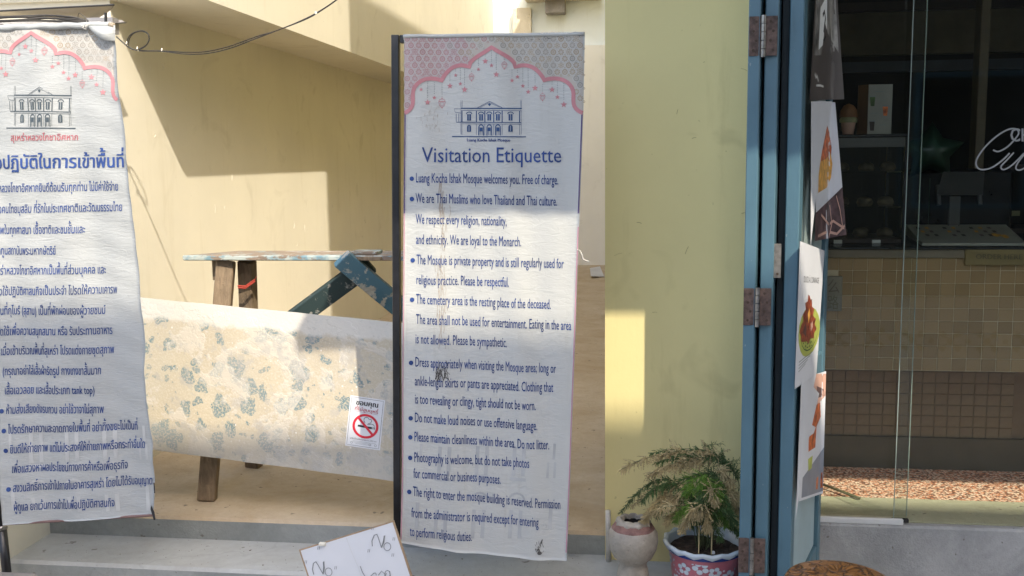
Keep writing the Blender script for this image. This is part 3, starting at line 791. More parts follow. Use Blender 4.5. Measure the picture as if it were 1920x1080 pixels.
# ---- English banner
eb = empty('hanging_banner', (ay(920, 1050, YE).x, YE, .24), 'tall white banner headed Visitation Etiquette hanging on the black stand', 'banner')
EL = [(60, 757.5), (210, 758), (600, 755), (900, 752), (1055, 749)]
ER = [(55, 1097), (210, 1094), (400, 1087), (560, 1081), (700, 1076), (900, 1069), (1060, 1062)]
cloth('cloth', surfE, EL, ER, lambda s: lerp(66, 61, s)+.8*math.sin(s*23), lambda s: pl([(0, 1019), (.35, 1035), (.8, 1049), (1, 1053)], s), 'cloth', eb)
mb = MB().tube([surfE(757+s*339/20, lerp(68, 64, s/20), .001+.001*math.sin(s*2)) for s in range(21)], .006, 8); mb.build('top_hem', 'cloth', eb, True)
def arch_pts(peakx, mir, base=0):
    """half arch outline as offsets from the peak, traced on the English banner (right side), x outward"""
    seq = [(0, 89)] + bez((0, 89), (14, 100), (34, 106), (42, 118), 8)[1:] + [(44, 126)] + bez((44, 126), (62, 118), (80, 124), (92, 140), 10)[1:] + bez((92, 140), (97, 146), (98, 149), (97, 151), 3)[1:] \
        + bez((97, 151), (120, 143), (140, 148), (150, 164), 10)[1:] + bez((150, 164), (158, 178), (148, 192), (158, 204), 8)[1:] + bez((158, 204), (162, 208), (166, 211), (171, 212), 3)[1:]
    return seq
half = arch_pts(0, 1)
archE = [(922-x*.96, y) for x, y in half[::-1]] + [(922+x, y-.2) for x, y in half[1:]]
archE = [(min(max(x, 759), 1093), y) for x, y in archE]
mb = MB(); stroke(mb, archE, 7.5, surfE, .0018); mb.build('arch_print', 'pink', eb)
def arch_y(x, A):
    best = 400
    for (a, ya), (b, yb_) in zip(A, A[1:]):
        if min(a, b) <= x <= max(a, b) and a != b: best = min(best, ya+(yb_-ya)*(x-a)/(b-a))
    return best
def ornaments(A, surf, x0, x1, y0, parent, warm=True):
    m, n, b = nodes('printed spandrel'); sx = n.nodes.new('ShaderNodeSeparateXYZ'); L(n, tc(n), sx.inputs[0])
    g = ramp(n, mth(n, 'ADD', sx.outputs[0], mth(n, 'MULTIPLY', noise(n, tc(n), 9, 3), .1)), -.22, .02, (.42, .33, .325) if warm else (.43, .41, .38), (.42, .385, .33) if warm else (.42, .395, .36))
    L(n, g, b.inputs['Base Color']); b.inputs['Roughness'].default_value = .65
    gm = MB(); nn = 60
    for i in range(nn):
        xa, xb = lerp(x0-5, x1+1, i/nn), lerp(x0-5, x1+1, (i+1)/nn); ya, yb_ = min(arch_y(xa, A), 207), min(arch_y(xb, A), 207); rr = 12
        for j in range(rr):
            gm.add([surf(xa, lerp(y0-5, ya, j/rr), .0007), surf(xb, lerp(y0-5, yb_, j/rr), .0007), surf(xb, lerp(y0-5, yb_, (j+1)/rr), .0007), surf(xa, lerp(y0-5, ya, (j+1)/rr), .0007)], [(0, 1, 2, 3)])
    gm.build('spandrel_print', m, parent)
    web = MB()
    groups = {'mauve': MB(), 'taupe': MB(), 'sage': MB()}
    rows = 0; y = y0
    while y < 205:
        xx = x0 + (7.2 if rows % 2 else 0); kx = 0
        while xx < x1:
            if y + 6 < arch_y(xx, A)-4:
                fr = (xx-x0)/(x1-x0)
                if warm: key = 'mauve' if fr < .38+random.uniform(-.15, .15) else ('sage' if random.random() < .45 else 'taupe')
                else: key = 'sage' if random.random() < .75 else 'taupe'
                kind = (kx*2+rows) % 5
                mb = groups[key]
                stroke(web, circle(xx, y, 6.9, 8), .9, surf, .0012, True)
                if kind in (0, 1):
                    stroke(mb, circle(xx, y, 4.4, 12), 2.0, surf, .0012, True); stroke(mb, circle(xx, y, 1.4, 8), 1.1, surf, .0012, True)
                elif kind in (2, 3):
                    for a in range(8):
                        t = a*math.pi/4+.2; ca, sa = math.cos(t), math.sin(t)
                        shape(mb, [(xx+ca*1.6, y+sa*1.6), (xx+ca*4.6-sa*1.3, y+sa*4.6+ca*1.3), (xx+ca*6.2, y+sa*6.2), (xx+ca*4.6+sa*1.3, y+sa*4.6-ca*1.3)], surf, .0012)
                else:
                    for dx, dy in ((-3.4, -3.4), (3.4, -3.4), (-3.4, 3.4), (3.4, 3.4)): stroke(mb, circle(xx+dx, y+dy, 2.2, 8), .9, surf, .0012, True)
                    shape(mb, circle(xx, y, 1.5, 8), surf, .0012)
                if y+11 < arch_y(xx+7, A): stroke(mb, circle(xx+7.2, y+6.2, 1.8, 8), .9, surf, .0012, True)
            xx += 14.4; kx += 1
        y += 12.4; rows += 1
    tag(web.build('ornament_print', 'cloth', parent), kind='stuff')
    for k, mb in groups.items():
        if mb.v: tag(mb.build('ornament_print', k, parent), kind='stuff')
ornaments(archE, surfE, 764, 1092, 73, eb)
def lantern(mb, x, y, s, surf):
    stroke(mb, circle(x, y-9*s, 1.6*s, 8), .8*s, surf, .0014, True)
    stroke(mb, [(x-8*s, y-1*s), (x-5.5*s, y-5.5*s), (x, y-7.5*s), (x+5.5*s, y-5.5*s), (x+8*s, y-1*s)], 1.1*s, surf)
    stroke(mb, [(x-8*s, y-1*s), (x+8*s, y-1*s)], 1.6*s, surf)
    stroke(mb, [(x-8*s, y), (x-5.5*s, y+9*s), (x-2*s, y+12*s), (x+2*s, y+12*s), (x+5.5*s, y+9*s), (x+8*s, y)], 1.1*s, surf)
    stroke(mb, [(x-4*s, y+1.5*s), (x-4*s, y+7*s), (x, y+9.5*s), (x+4*s, y+7*s), (x+4*s, y+1.5*s), (x, y)], .8*s, surf, .0014, True)
    shape(mb, [(x-2*s, y+12.5*s), (x+2*s, y+12.5*s), (x, y+17*s)], surf)
def hangings(stars, lans, f, surf, parent, sk=1.0, lk=.62):
    mp = MB(); mg = MB()
    for x, y0, y1, r in stars:
        X0, Y0 = f(x, y0); X1, Y1 = f(x, y1)
        shape(mp, star(X1, Y1, r*sk), surf)
        n = max(2, int((Y1-Y0-r)/3.2))
        for i in range(n):
            yy = lerp(Y0, Y1-r-1, i/n); shape(mg, [(X1-.6, yy), (X1+.6, yy), (X1+.6, yy+1.4), (X1-.6, yy+1.4)], surf)
    for x, y0, y1, s in lans:
        X0, Y0 = f(x, y0); X1, Y1 = f(x, y1)
        lantern(mp, X1, Y1, s*lk, surf)
        n = max(1, int((Y1-Y0-10*s*lk)/3.2))
        for i in range(n):
            yy = lerp(Y0, Y1-10*s*lk, i/n); shape(mg, [(X1-.6, yy), (X1+.6, yy), (X1+.6, yy+1.4), (X1-.6, yy+1.4)], surf)
    tag(mp.build('star_and_lantern_print', 'pink', parent), kind='stuff'); tag(mg.build('dotted_line_print', 'grey_print', parent), kind='stuff')
ST = [(790, 157, 168, 4.2), (802, 153, 192, 6), (814, 154, 183, 4.2), (843, 133, 161, 6), (854, 129, 141, 4.2), (863, 128, 157, 4.2), (871, 129, 168, 6.4), (897, 109, 130, 4),
      (910, 101, 115, 6), (922, 94, 123, 4.6), (931, 101, 140, 6.2), (960, 131, 151, 4.6), (970, 131, 144, 4.4), (980, 127, 161, 4.6), (990, 128, 172, 5), (1003, 134, 165, 6.2),
      (1035, 152, 168, 6.2), (1045, 153, 182, 4.8), (1057, 156, 196, 6.6)]
LN = [(828, 157, 191, 1.25), (884, 133, 143, 1.0), (946, 107, 121, 1.0), (1017, 158, 180, 1.0)]
hangings(ST, LN, lambda x, y: (x, y), surfE, eb)
def mosque(f, surf, parent, mat, mat2):
    m = MB(); m2 = MB()
    def s(pts, w, mb=m, cl=False): stroke(mb, [f(*p) for p in pts], w, surf, .0014, cl)
    s([(847, 256), (986, 256.5)], 1.7)
    s([(864, 203), (978, 203.5)], 2.0); s([(864, 207), (978, 207.5)], .8)
    s([(865, 229), (977, 230)], 1.4); s([(865, 232), (977, 233)], .7)
    for x in (866, 893, 909, 926, 942, 974): s([(x, 208), (x, 229)], 1.8)
    for x in (866, 893, 909, 926, 942, 974): s([(x, 233), (x, 253)], .7)
    s([(895, 202), (918, 190), (942, 202)], .9); s([(900, 201), (918, 192.5), (937, 201)], .6)
    for x in (864, 866.5, 976, 977.5): s([(x, 188), (x, 203)], .5)
    for x in (864, 977): s([(x, 208), (x, 252)], .6)
    s([(851, 204), (864, 204), (864, 212), (853, 210)], .8, m, True); s([(855, 213), (855, 228)], 1); s([(860, 213), (860, 228)], .8); s([(855, 229), (865, 229)], 1.2)
    shape(m, [f(915, 196), f(918, 193.5), f(921, 196), f(918, 199)], surf)
    for x in (879.5, 902, 917.5, 934, 957.5):
        shape(m, [f(*p) for p in [(x-3.6, 226), (x-3.6, 214), (x+3.6, 214), (x+3.6, 226)]], surf, .0018)
        s(circle(x, 214, 5.2, 9, 4, math.pi, 2*math.pi, False), 1.5)
        s([(x, 214), (x, 226)], .8, m2)
    for x, w, y1 in ((879.5, 3.8, 247), (957.5, 4, 247)):
        shape(m, [f(*p) for p in [(x-w, y1), (x-w, 238)]+circle(x, 238, w, 8, 4, math.pi, 2*math.pi, False)+[(x+w, 238), (x+w, y1)]], surf, .0018)
        s([(x, 236), (x, y1-1)], .8, m2)
    for x in (902, 917.5, 934):
        s([(x-4.5, 254), (x-4.5, 239)]+circle(x, 239, 4.5, 8, 5, math.pi, 2*math.pi, False)+[(x+4.5, 239), (x+4.5, 254)], 1.8)
        shape(m, [f(*p) for p in [(x-3, 246), (x-3, 239), (x+3, 239), (x+3, 246)]], surf, .0018)
        s([(x-1.8, 246), (x-1.8, 253)], .9); s([(x+1.8, 246), (x+1.8, 253)], .9)
    m.build('building_print', mat, parent)
    if m2.v:
        for v in m2.v: v.y -= .001
        tag(m2.build('glazing_print', mat2, parent), kind='stuff')
mosque(lambda x, y: (x, y), surfE, eb, 'teal', 'cloth')
mb = MB()
for i in range(17):
    y = lerp(212, 400, i/17); y2 = lerp(212, 400, (i+1)/17)
    stroke(mb, [(pl(ER, y)-2.5, y), (pl(ER, y2)-2.5, y2)], 2.4, surfE, .0013); stroke(mb, [(pl(EL, y)+2, y), (pl(EL, y2)+2, y2)], 2.2, surfE, .0013)
tag(mb.build('border_print', plain('violet border', (.09, .055, .15), .7), eb), kind='stuff')
mb = MB()
for i in range(60):
    y = lerp(400, 1012, i/60); y2 = lerp(400, 1012, (i+1)/60)
    stroke(mb, [(pl(ER, y+25)-1.8, y+25), (pl(ER, y2+25)-1.8, y2+25)], 2.0, surfE, .0013); stroke(mb, [(pl(EL, y)+1.8, y), (pl(EL, y2)+1.8, y2)], 1.8, surfE, .0013)
tag(mb.build('border_print', plain('rose border', (.44, .22, .27), .7), eb), kind='stuff')
# faint printed facade near the foot
def faint(f0, surf, parent, ymax):
    mb = MB(); f = lambda x, y: (f0(x, y)[0], min(f0(x, y)[1], ymax))
    for row, (ys, ye) in enumerate(((845, 900), (965, 1018))):
        for x in (835, 905, 975):
            a = f(x, ys); w = 9
            stroke(mb, [f(x-w, ye), f(x-w, ys)], 7, surf, .0010); stroke(mb, [f(x+w, ye), f(x+w, ys)], 7, surf, .0010)
            if row: stroke(mb, [f(*p) for p in circle(x, ys-18, 15, 9, 14, math.pi, 2*math.pi, False)], 4, surf, .0010)
            else: stroke(mb, [f(x-w-6, ye+6), f(x+w+6, ye+7)], 6, surf, .0010)
    for x in (1030, 1043): stroke(mb, [f(x, 875), f(x, 905)], 4.5, surf, .0010)
    for x in (790, 1040): stroke(mb, [f(x, 840), f(x, 870)], 5, surf, .0010); stroke(mb, [f(x, 950), f(x, 1000)], 7, surf, .0010)
    tag(mb.build('faint_building_print', 'faint', parent), kind='stuff')
faint(lambda x, y: (x-(y-840)*.06, y-8), surfE, eb, 1014)
lettering('lettering', 'Luang Kocha Ishak Mosque', (875, 265), (957, 265.5), 5.6, surfE, 'navy', eb, bold=.5)
lettering('lettering', 'Visitation Etiquette', (792, 304), (1053, 304.5), 28.5, surfE, 'navy', eb, bold=.35)
EN = [("Luang Kocha Ishak Mosque welcomes you. Free of charge.", 780, 342, 1047, 346, 1), ("We are Thai Muslims who love Thailand and Thai culture.", 780, 380, 1045, 386, 1),
      ("We respect every religion, nationality,", 780, 419, 951, 423, 0), ("and ethnicity. We are loyal to the Monarch.", 780, 457, 978, 461.5, 0),
      ("The Mosque is private property and is still regularly used for", 781, 495, 1057, 503, 1), ("religious practice. Please be respectful.", 780, 532.7, 955, 537.5, 0),
      ("The cemetery area is the resting place of the deceased.", 780, 569, 1033, 579.7, 1), ("The area shall not be used for entertainment. Eating in the area", 780, 606.7, 1071, 619.4, 0),
      ("is not allowed. Please be sympathetic.", 779, 643.5, 951, 651, 0), ("Dress appropriately when visiting the Mosque area; long or", 778.5, 686.8, 1042, 700, 1),
      ("ankle-length skirts or pants are appreciated. Clothing that", 778, 722, 1037, 735.4, 0), ("is too revealing or clingy, tight should not be worn.", 778, 756, 1005, 768.6, 0),
      ("Do not make loud noises or use offensive language.", 777.5, 791, 1008, 806, 1), ("Please maintain cleanliness within the area. Do not litter.", 776.5, 827, 1030, 843, 1),
      ("Photography is welcome, but do not take photos", 776, 866, 993, 876, 1), ("for commercial or business purposes.", 775, 896, 939, 907.6, 0),
      ("The right to enter the mosque building is reserved. Permission", 774, 930, 1051, 955.5, 1), ("from the administrator is required except for entering", 771, 970, 1010, 987, 0),
      ("to perform religious duties.", 768, 1005, 885, 1014.7, 0)]
mbl = MB()
for s, x0, y0, x1, y1, bl in EN:
    lettering('lettering', s, (x0, y0), (x1, y1), 18.5, surfE, 'navy', eb, bold=.15)
    if bl: shape(mbl, circle(x0-7.2, y0-7, 4.3, 14), surfE, .0018)
tag(mbl.build('bullet_print', 'navy', eb), kind='stuff')
# scuffs and the torn spot
random.seed(3)
mb = MB()
for i in range(34):
    x = random.gauss(826, 6.5); y = random.gauss(693, 9)
    stroke(mb, [(x, y), (x+random.uniform(-4, 4), y+random.uniform(3, 10)), (x+random.uniform(-6, 6), y+random.uniform(8, 18))], random.uniform(.4, 1.3), surfE, .0022)
for i in range(22):
    x = random.gauss(1012, 4); y = random.gauss(1028, 7)
    stroke(mb, [(x, y), (x+random.uniform(-3, 3), y-random.uniform(3, 9))], random.uniform(.4, 1.4), surfE, .0022)
shape(mb, circle(1012, 1036, 4.5, 9, 3.5), surfE, .0022)
for i in range(30):
    x = random.uniform(985, 1092); y = random.uniform(64, 76)*.9+7
    stroke(mb, [(x, y), (x+random.uniform(-5, 5), y+random.uniform(-2, 3))], random.uniform(.3, .9), surfE, .0022)
tag(mb.build('scuff', plain('black scuff', (.09, .085, .08), .9), eb), kind='stuff')
mb = MB()
for i in range(70):
    x = random.gauss(829, 5); y = random.uniform(325, 640)
    stroke(mb, [(x, y), (x+random.uniform(-2, 2), y+random.uniform(5, 16)), (x+random.uniform(-2, 2), y+random.uniform(16, 26))], random.uniform(.4, 1.4), surfE, .0012)
for i in range(30):
    x = random.gauss(812, 10); y = random.uniform(195, 240)
    stroke(mb, [(x, y), (x+random.uniform(-2, 1), y+random.uniform(3, 9))], random.uniform(.3, .9), surfE, .0012)
tag(mb.build('stain', plain('brown stain', (.37, .33, .28), .9), eb), kind='stuff')
mb = MB()
for i in range(16):
    x = random.gauss(1040, 14); z0 = surfE(x, 65)
    mb.tube([z0, z0+Vector((random.uniform(-.01, .01), -.005, random.uniform(.003, .012))), z0+Vector((random.uniform(-.02, .02), -.006, random.uniform(-.002, .01)))], .0006, 4)
tag(mb.build('frayed_threads', 'thread', eb), kind='stuff')
MB().tube(catmull([surfE(x, y, .003) for x, y in [(1082, 468), (1088, 470), (1092, 478), (1094, 485), (1100, 488), (1105, 489)]], 6), .0011, 5).build('loose_thread', 'thread', eb)

# ---- Thai banner
tb = empty('hanging_banner', (ay(150, 975, YT).x, YT, .35), 'crinkled white banner with Thai text cut off by the left edge of the photo', 'banner')
TL = [(45, -97), (300, -62), (600, -30), (982, 7)]
TR = [(45, 216), (65, 214), (100, 219), (150, 220), (190, 226), (240, 235), (300, 238), (360, 243), (420, 250), (480, 256), (520, 261), (560, 262), (600, 268), (640, 273), (700, 271), (770, 277), (830, 286), (870, 286), (900, 290), (960, 287), (975, 292)]
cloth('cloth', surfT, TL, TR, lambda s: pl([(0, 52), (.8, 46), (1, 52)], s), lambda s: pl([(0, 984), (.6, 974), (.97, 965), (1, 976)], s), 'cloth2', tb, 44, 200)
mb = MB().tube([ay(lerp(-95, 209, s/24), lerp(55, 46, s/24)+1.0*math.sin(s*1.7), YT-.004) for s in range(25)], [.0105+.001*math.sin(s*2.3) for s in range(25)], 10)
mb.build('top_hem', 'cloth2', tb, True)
MB().tube([ay(205, 46, YT-.006), ay(214, 48, YT-.006)], .009, 10).build('hem_end', 'taupe', tb, True)
mb = MB()
for i in range(14):
    x = random.gauss(160, 4); y = random.gauss(46, 4)
    mb.tube([ay(x, y, YT-.02), ay(x+random.uniform(-6, 6), y+random.uniform(-4, 5), YT-.024)], .0009, 4)
mb.build('tie_string', 'thread', tb)
mb = MB().tube([ay(lerp(6, 287, s/20), lerp(983, 966, s/20), YT+.004) for s in range(21)], .005, 8); mb.build('bottom_rod', plain('rusty rod', (.15, .09, .08), .7), tb, True)
mb = MB(); stroke(mb, [(289, 905), (290, 925)], 2.2, surfT, .002); shape(mb, [(283, 947), (290, 960), (292, 975), (288, 975), (282, 955)], surfT, .002)
tag(mb.build('torn_edge', 'ink', tb), kind='stuff')
archT = [(62-x*.94, 62+(y-89)*1.02) for x, y in half[::-1]] + [(62+x*.98, 62+(y-89)*1.02+x*.03) for x, y in half[1:] if x < 168]
archT = [(max(x, -95), y) for x, y in archT]
archT = [p for p in archT if p[0] < pl(TR, p[1])-1.5]
mb = MB(); stroke(mb, archT, 7.0, surfT, .0018); mb.build('arch_print', 'pink', tb)
ornaments([(x, y) for x, y in archT]+[(217, 196)], surfT, -90, 212, 60, tb, False)
fT = lambda x, y: (62+(x-922)*.97, 62+(y-89)*1.0+(x-922)*.03)
hangings([s_ for s_ in ST if s_[0] > 850], LN[1:], fT, surfT, tb, 1.0)
hangings([s_ for s_ in ST if s_[0] <= 850], LN[:1], fT, surfT, tb, 1.0)
fM = lambda x, y: (78+(x-918)*.92, 240+(y-256)*1.16)
mosque(fM, surfT, tb, plain('dark teal print', (.05, .07, .085), .7), 'cloth2')
lettering('lettering', 'สุเหร่าหลวงโกชาอิศหาก', (20, 264), (146, 263), 10.5, surfT, 'redtext', tb, bold=.6, capem=.60)
lettering('lettering', 'ปฏิบัติในการเข้าพื้นที่', (1, 316.5), (234, 313.5), 21, surfT, 'navy', tb, pre='ข้อ', bold=1.8, capem=.60)
TH = [('สุเหร่าห', 'ลวงโกชาอิศหากยินดีต้อนรับทุกท่าน ไม่มีค่าใช้จ่าย', 0, 360.5, 222, 357, 0), ('เราคือ', 'คนไทยมุสลิม ที่รักในประเทศชาติและวัฒนธรรมไทย', 0, 400, 229, 395.5, 0),
      ('เราเคารพ', 'ในทุกศาสนา เชื้อชาติและชนชั้นและ', 5, 439, 158, 437, 0), ('เทิด', 'ทูนสถาบันพระมหากษัตริย์', 0, 477.5, 106, 477, 0),
      ('สุเห', 'ร่าหลวงโกชาอิศหากเป็นพื้นที่ส่วนบุคคล และ', 0, 515, 197, 513, 0), ('ยัง', 'ใช้ปฏิบัติศาสนกิจเป็นประจำ โปรดให้ความเคารพ', 4, 554, 219, 550, 0),
      ('พื้', 'นที่กุโบร์ (สุสาน) เป็นที่พักผ่อนของผู้วายชนม์', 0, 590, 196, 589, 0), ('โปรดอย่าจั', 'ดใช้เพื่อความสนุกสนาน หรือ รับประทานอาหาร', 0, 629, 210, 626.5, 0),
      ('', 'เมื่อเข้าบริเวณพื้นที่สุเหร่า โปรดแต่งกายชุดสุภาพ', 1, 666, 213, 662.5, 0), ('', '(กรุณาอย่าใส่เสื้อผ้ารัดรูป กางเกงขาสั้นมาก', 4, 703.7, 190, 701.5, 0),
      ('', 'เสื้อเอวลอย และเสื้อประเภท tank top)', 8, 739.5, 179, 738, 0), ('', 'ห้ามส่งเสียงดังรบกวน อย่าใช้วาจาไม่สุภาพ', 11, 776, 195, 774, 1),
      ('', 'โปรดรักษาความสะอาดภายในพื้นที่ อย่าทิ้งขยะไม่เป็นที่', 15, 813, 258, 806, 1), ('', 'ยินดีให้ถ่ายภาพ แต่ไม่ประสงค์ให้ถ่ายภาพหรือกระทำอื่นใด', 19, 850, 272, 840, 1),
      ('', 'เพื่อแสวงหาผลประโยชน์ทางการค้าหรือเพื่อธุรกิจ', 23, 886, 237, 879.5, 0), ('', 'สงวนสิทธิ์การเข้าไปภายในอาคารสุเหร่า โดยไม่ได้รับอนุญาต', 25, 922, 286, 908, 1),
      ('', 'ผู้ดูแล ยกเว้นการเข้าไปเพื่อปฏิบัติศาสนกิจ', 26, 957.6, 216, 948.7, 0)]
mbl = MB()
for pre, s, x0, y0, x1, y1, bl in TH:
    lettering('lettering', s, (x0, y0), (x1, y1), 13.2, surfT, 'navy', tb, pre=pre, bold=.45, capem=.60)
    if bl: shape(mbl, circle(x0-7.5, y0-5, 4.3, 14), surfT, .0018)
tag(mbl.build('bullet_print', 'navy', tb), kind='stuff')
faint(lambda x, y: (150+(x-918)*1.0+(y-900)*.05, y-36-(x-918)*.05), surfT, tb, 958)
vs = []; fs = []
for j in range(9):
    for i in range(13):
        a = i/12; b = j/8; x = lerp(166, 216, a); y = lerp(47, lerp(52, 76, math.sin(min(1, a*1.3)*math.pi*.5)), b)
        vs.append(ay(x, y, YT-.010-.022*math.sin(b*2.4)*math.sin(a*math.pi)))
for j in range(8):
    for i in range(12): k = j*13+i; fs.append((k, k+1, k+14, k+13))
mob('folded_corner', vs, fs, 'cloth2', tb, True)
# its post, lower left
p2 = empty('banner_stand', (ay(6, 1060, 3.22).x, 3.22, 0), 'black round post with collar holding the Thai banner at the left edge', 'stand')
q0 = ay(3, 985, 3.225); q1 = Vector((ay(13, 1060, 3.225).x, 3.225, 0)); dq = (q0-q1).normalized()
qt = q1 + dq*((2.05)/dq.z)
MB().tube([q1, qt], .011, 12).build('post', 'black_metal', p2, True)
MB().tube([q1, q1+dq*.27], .0165, 12).build('sleeve', 'black_metal', p2, True)
MB().tube([q1+dq*.27, q1+dq*.285], .019, 12).build('collar', 'steel', p2, True)
MB().tube([qt, ay(208, 48, 3.225)], .006, 8).build('top_bar', 'black_metal', p2, True)
a = ay(-30, 1066, 3.10); b_ = ay(84, 1063, 3.10)
mb = MB().bevbox(a.x, b_.x, 2.90, 3.10, 0, a.z, .022)
tag(mb.build('stone_block', 'stone'), 'rough grey stone block weighting the foot of the left stand', 'stone')

# ================================================================== HANDWRITTEN CARDBOARD SIGN
cs = empty('cardboard_sign', (ay(670, 1075, 3.1).x, 3.1, 0), 'tilted cardboard sign with handwritten No notes in front of the steps', 'sign')
t0 = ay(562, 1033, 3.10); t1 = ay(737, 979, 3.10)
ux = (t1-t0); SW = ux.length; ux.normalize(); dn = Vector((ux.z*1.0, -.12, -ux.x)); dn = (dn-ux*dn.dot(ux)).normalized()
SH = .50
nn_ = ux.cross(dn); nn_ = nn_ if nn_.y < 0 else -nn_
def sgn(a, b, off=0): return t0 + ux*(a*SW/175) + dn*(b*SW/175) + nn_*off     # units ~ photo px
hgt = min(SH*175/SW, 300)
k = (t0.z-.004)/(-(dn.z)*SW/175); k2 = hgt
lowest = (sgn(0, k2)).z
if lowest < .003: k2 = (t0.z-.006)/(-dn.z)/(SW/175)
MB().hexa([sgn(-1, k2, -.006), sgn(177, k2, -.006), sgn(177, -2, -.006), sgn(-1, -2, -.006), sgn(-1, k2, -.0005), sgn(177, k2, -.0005), sgn(177, -2, -.0005), sgn(-1, -2, -.0005)]).build('backing', 'cardboard', cs)
mb = MB(); N1 = 10
P = [[sgn(lerp(2, 174, i/N1), lerp(0, k2-2, j/N1), .001+.0008*math.sin(i*2.3+j*1.7)) for i in range(N1+1)] for j in range(N1+1)]
mb.add([p for row in P for p in row], [(j*(N1+1)+i, (j+1)*(N1+1)+i, (j+1)*(N1+1)+i+1, j*(N1+1)+i+1) for j in range(N1) for i in range(N1)])
mb.build('paper', 'paper', cs, True)
# pen strokes (px offsets from the sign's top left corner along its edges)
def s2l(px, py):
    d = ray(px, py); t = (t0-CAM).dot(nn_)/d.dot(nn_); p = CAM+d*t-t0
    return (p.dot(ux)*175/SW, p.dot(dn)*175/SW)
def pen(pts, w=1.5, mb=None): stroke(mb, [s2l(*p) for p in pts], w, lambda a, b, o=0: sgn(a, b, .002+o))
def N_o(mb, x, y, s=1, rot=0):
    def T(p):
        cx, sx = math.cos(rot), math.sin(rot); return (x+(p[0]*cx-p[1]*sx)*s, y+(p[0]*sx+p[1]*cx)*s)
    pen([T(p) for p in [(0, 12), (-1, 2), (3, -9), (8, -11), (11, -4), (17, 14), (20, 4), (23, -9)]], 1.7, mb)
    pen([T(p) for p in [(17, 14), (21, 3), (22, -8)]], 2.4, mb)
    pen([T(p) for p in circle(28, 12, 6.5, 14, 7.5)+[(34.5, 12)]], 1.3, mb)
mb = MB()
N_o(mb, 699, 1012, 1, .02); N_o(mb, 587, 1065, 1, -.18)
pen([(676, 1061), (680, 1072), (688, 1085), (698, 1084)], 1.4, mb)
pen(bez((694, 1082), (700, 1074), (706, 1070), (706, 1078), 6), 1.4, mb); pen([(710, 1078), (716, 1070), (722, 1076), (721, 1084), (725, 1074)], 1.4, mb)
pen([s for s in circle(727, 1076, 5, 12, 7)], 1.3, mb); pen([(731, 1070), (733, 1084)], 1.6, mb)
for x, y in ((699, 990), (739, 1010), (737, 1040), (692, 1032), (630, 1064), (574, 1053), (598, 1027)):
    pen([(x-1, y-3), (x-2, y+3)], .9, mb); pen([(x+2, y-3), (x+1, y+3)], .9, mb)
tag(mb.build('handwriting', 'pen', cs), kind='stuff')
mb = MB(); pen([(650, 1008), (660, 1035), (672, 1062), (678, 1080)], .5, mb); mb.build('crease', 'pale_grey', cs)
MB().bevbox(0, .024, -.012, .004, 0, .010, .002, lambda v: t0+ux*(.075)+v).build('clip', 'tie', cs)

# ================================================================== LITTER, PIPE
v = az(1120, 510, TZ+.003)
mb = MB(); a = [az(1106, 503, TZ+.02), az(1125, 500, TZ+.004), az(1133, 519, TZ+.004), az(1108, 518, TZ+.03)]
mb.add(a+[p+Vector((0, 0, .004)) for p in a], [(3, 2, 1, 0), (4, 5, 6, 7), (0, 1, 5, 4), (1, 2, 6, 5), (2, 3, 7, 6), (3, 0, 4, 7)])
tag(mb.build('litter_paper', 'paper'), 'crumpled white paper lying on the far alley floor', 'litter')
tag(MB().tube([Vector((ay(1140, 957, 3.585).x, 3.585, ay(1140, 957, 3.585).z)), Vector((ay(1140, 957, 3.585).x+.002, 3.585, .09))], .010, 12).build('white_pipe', 'pipe', None, True), 'short white plastic pipe rising at the foot of the yellow pillar', 'pipe')

random.seed(9); mb = MB()
for i in range(420):
    x = random.uniform(-2.3, -.2); y = random.choice([random.uniform(3.66, 5.5), random.uniform(3.66, 8), random.uniform(3.38, 3.63)]); z = TZ if y > 3.65 else LZ
    r_ = random.choice([.0012, .0018, .0025, .005 if random.random() < .15 else .002]); t = random.uniform(0, 6); h = r_*.4
    P_ = [Vector((x+r_*math.cos(t+k*2.1)*(1+.5*(k == 0)), y+r_*math.sin(t+k*2.1), z+.0008)) for k in range(3)]
    mb.add(P_+[Vector((x, y, z+h+.001))], [(0, 1, 3), (1, 2, 3), (2, 0, 3)])
tag(mb.build('floor_grit', plain('grit', (.10, .07, .045), .9)), kind='stuff', label='scattered dark grit and leaf crumbs on the steps and terrace floor')

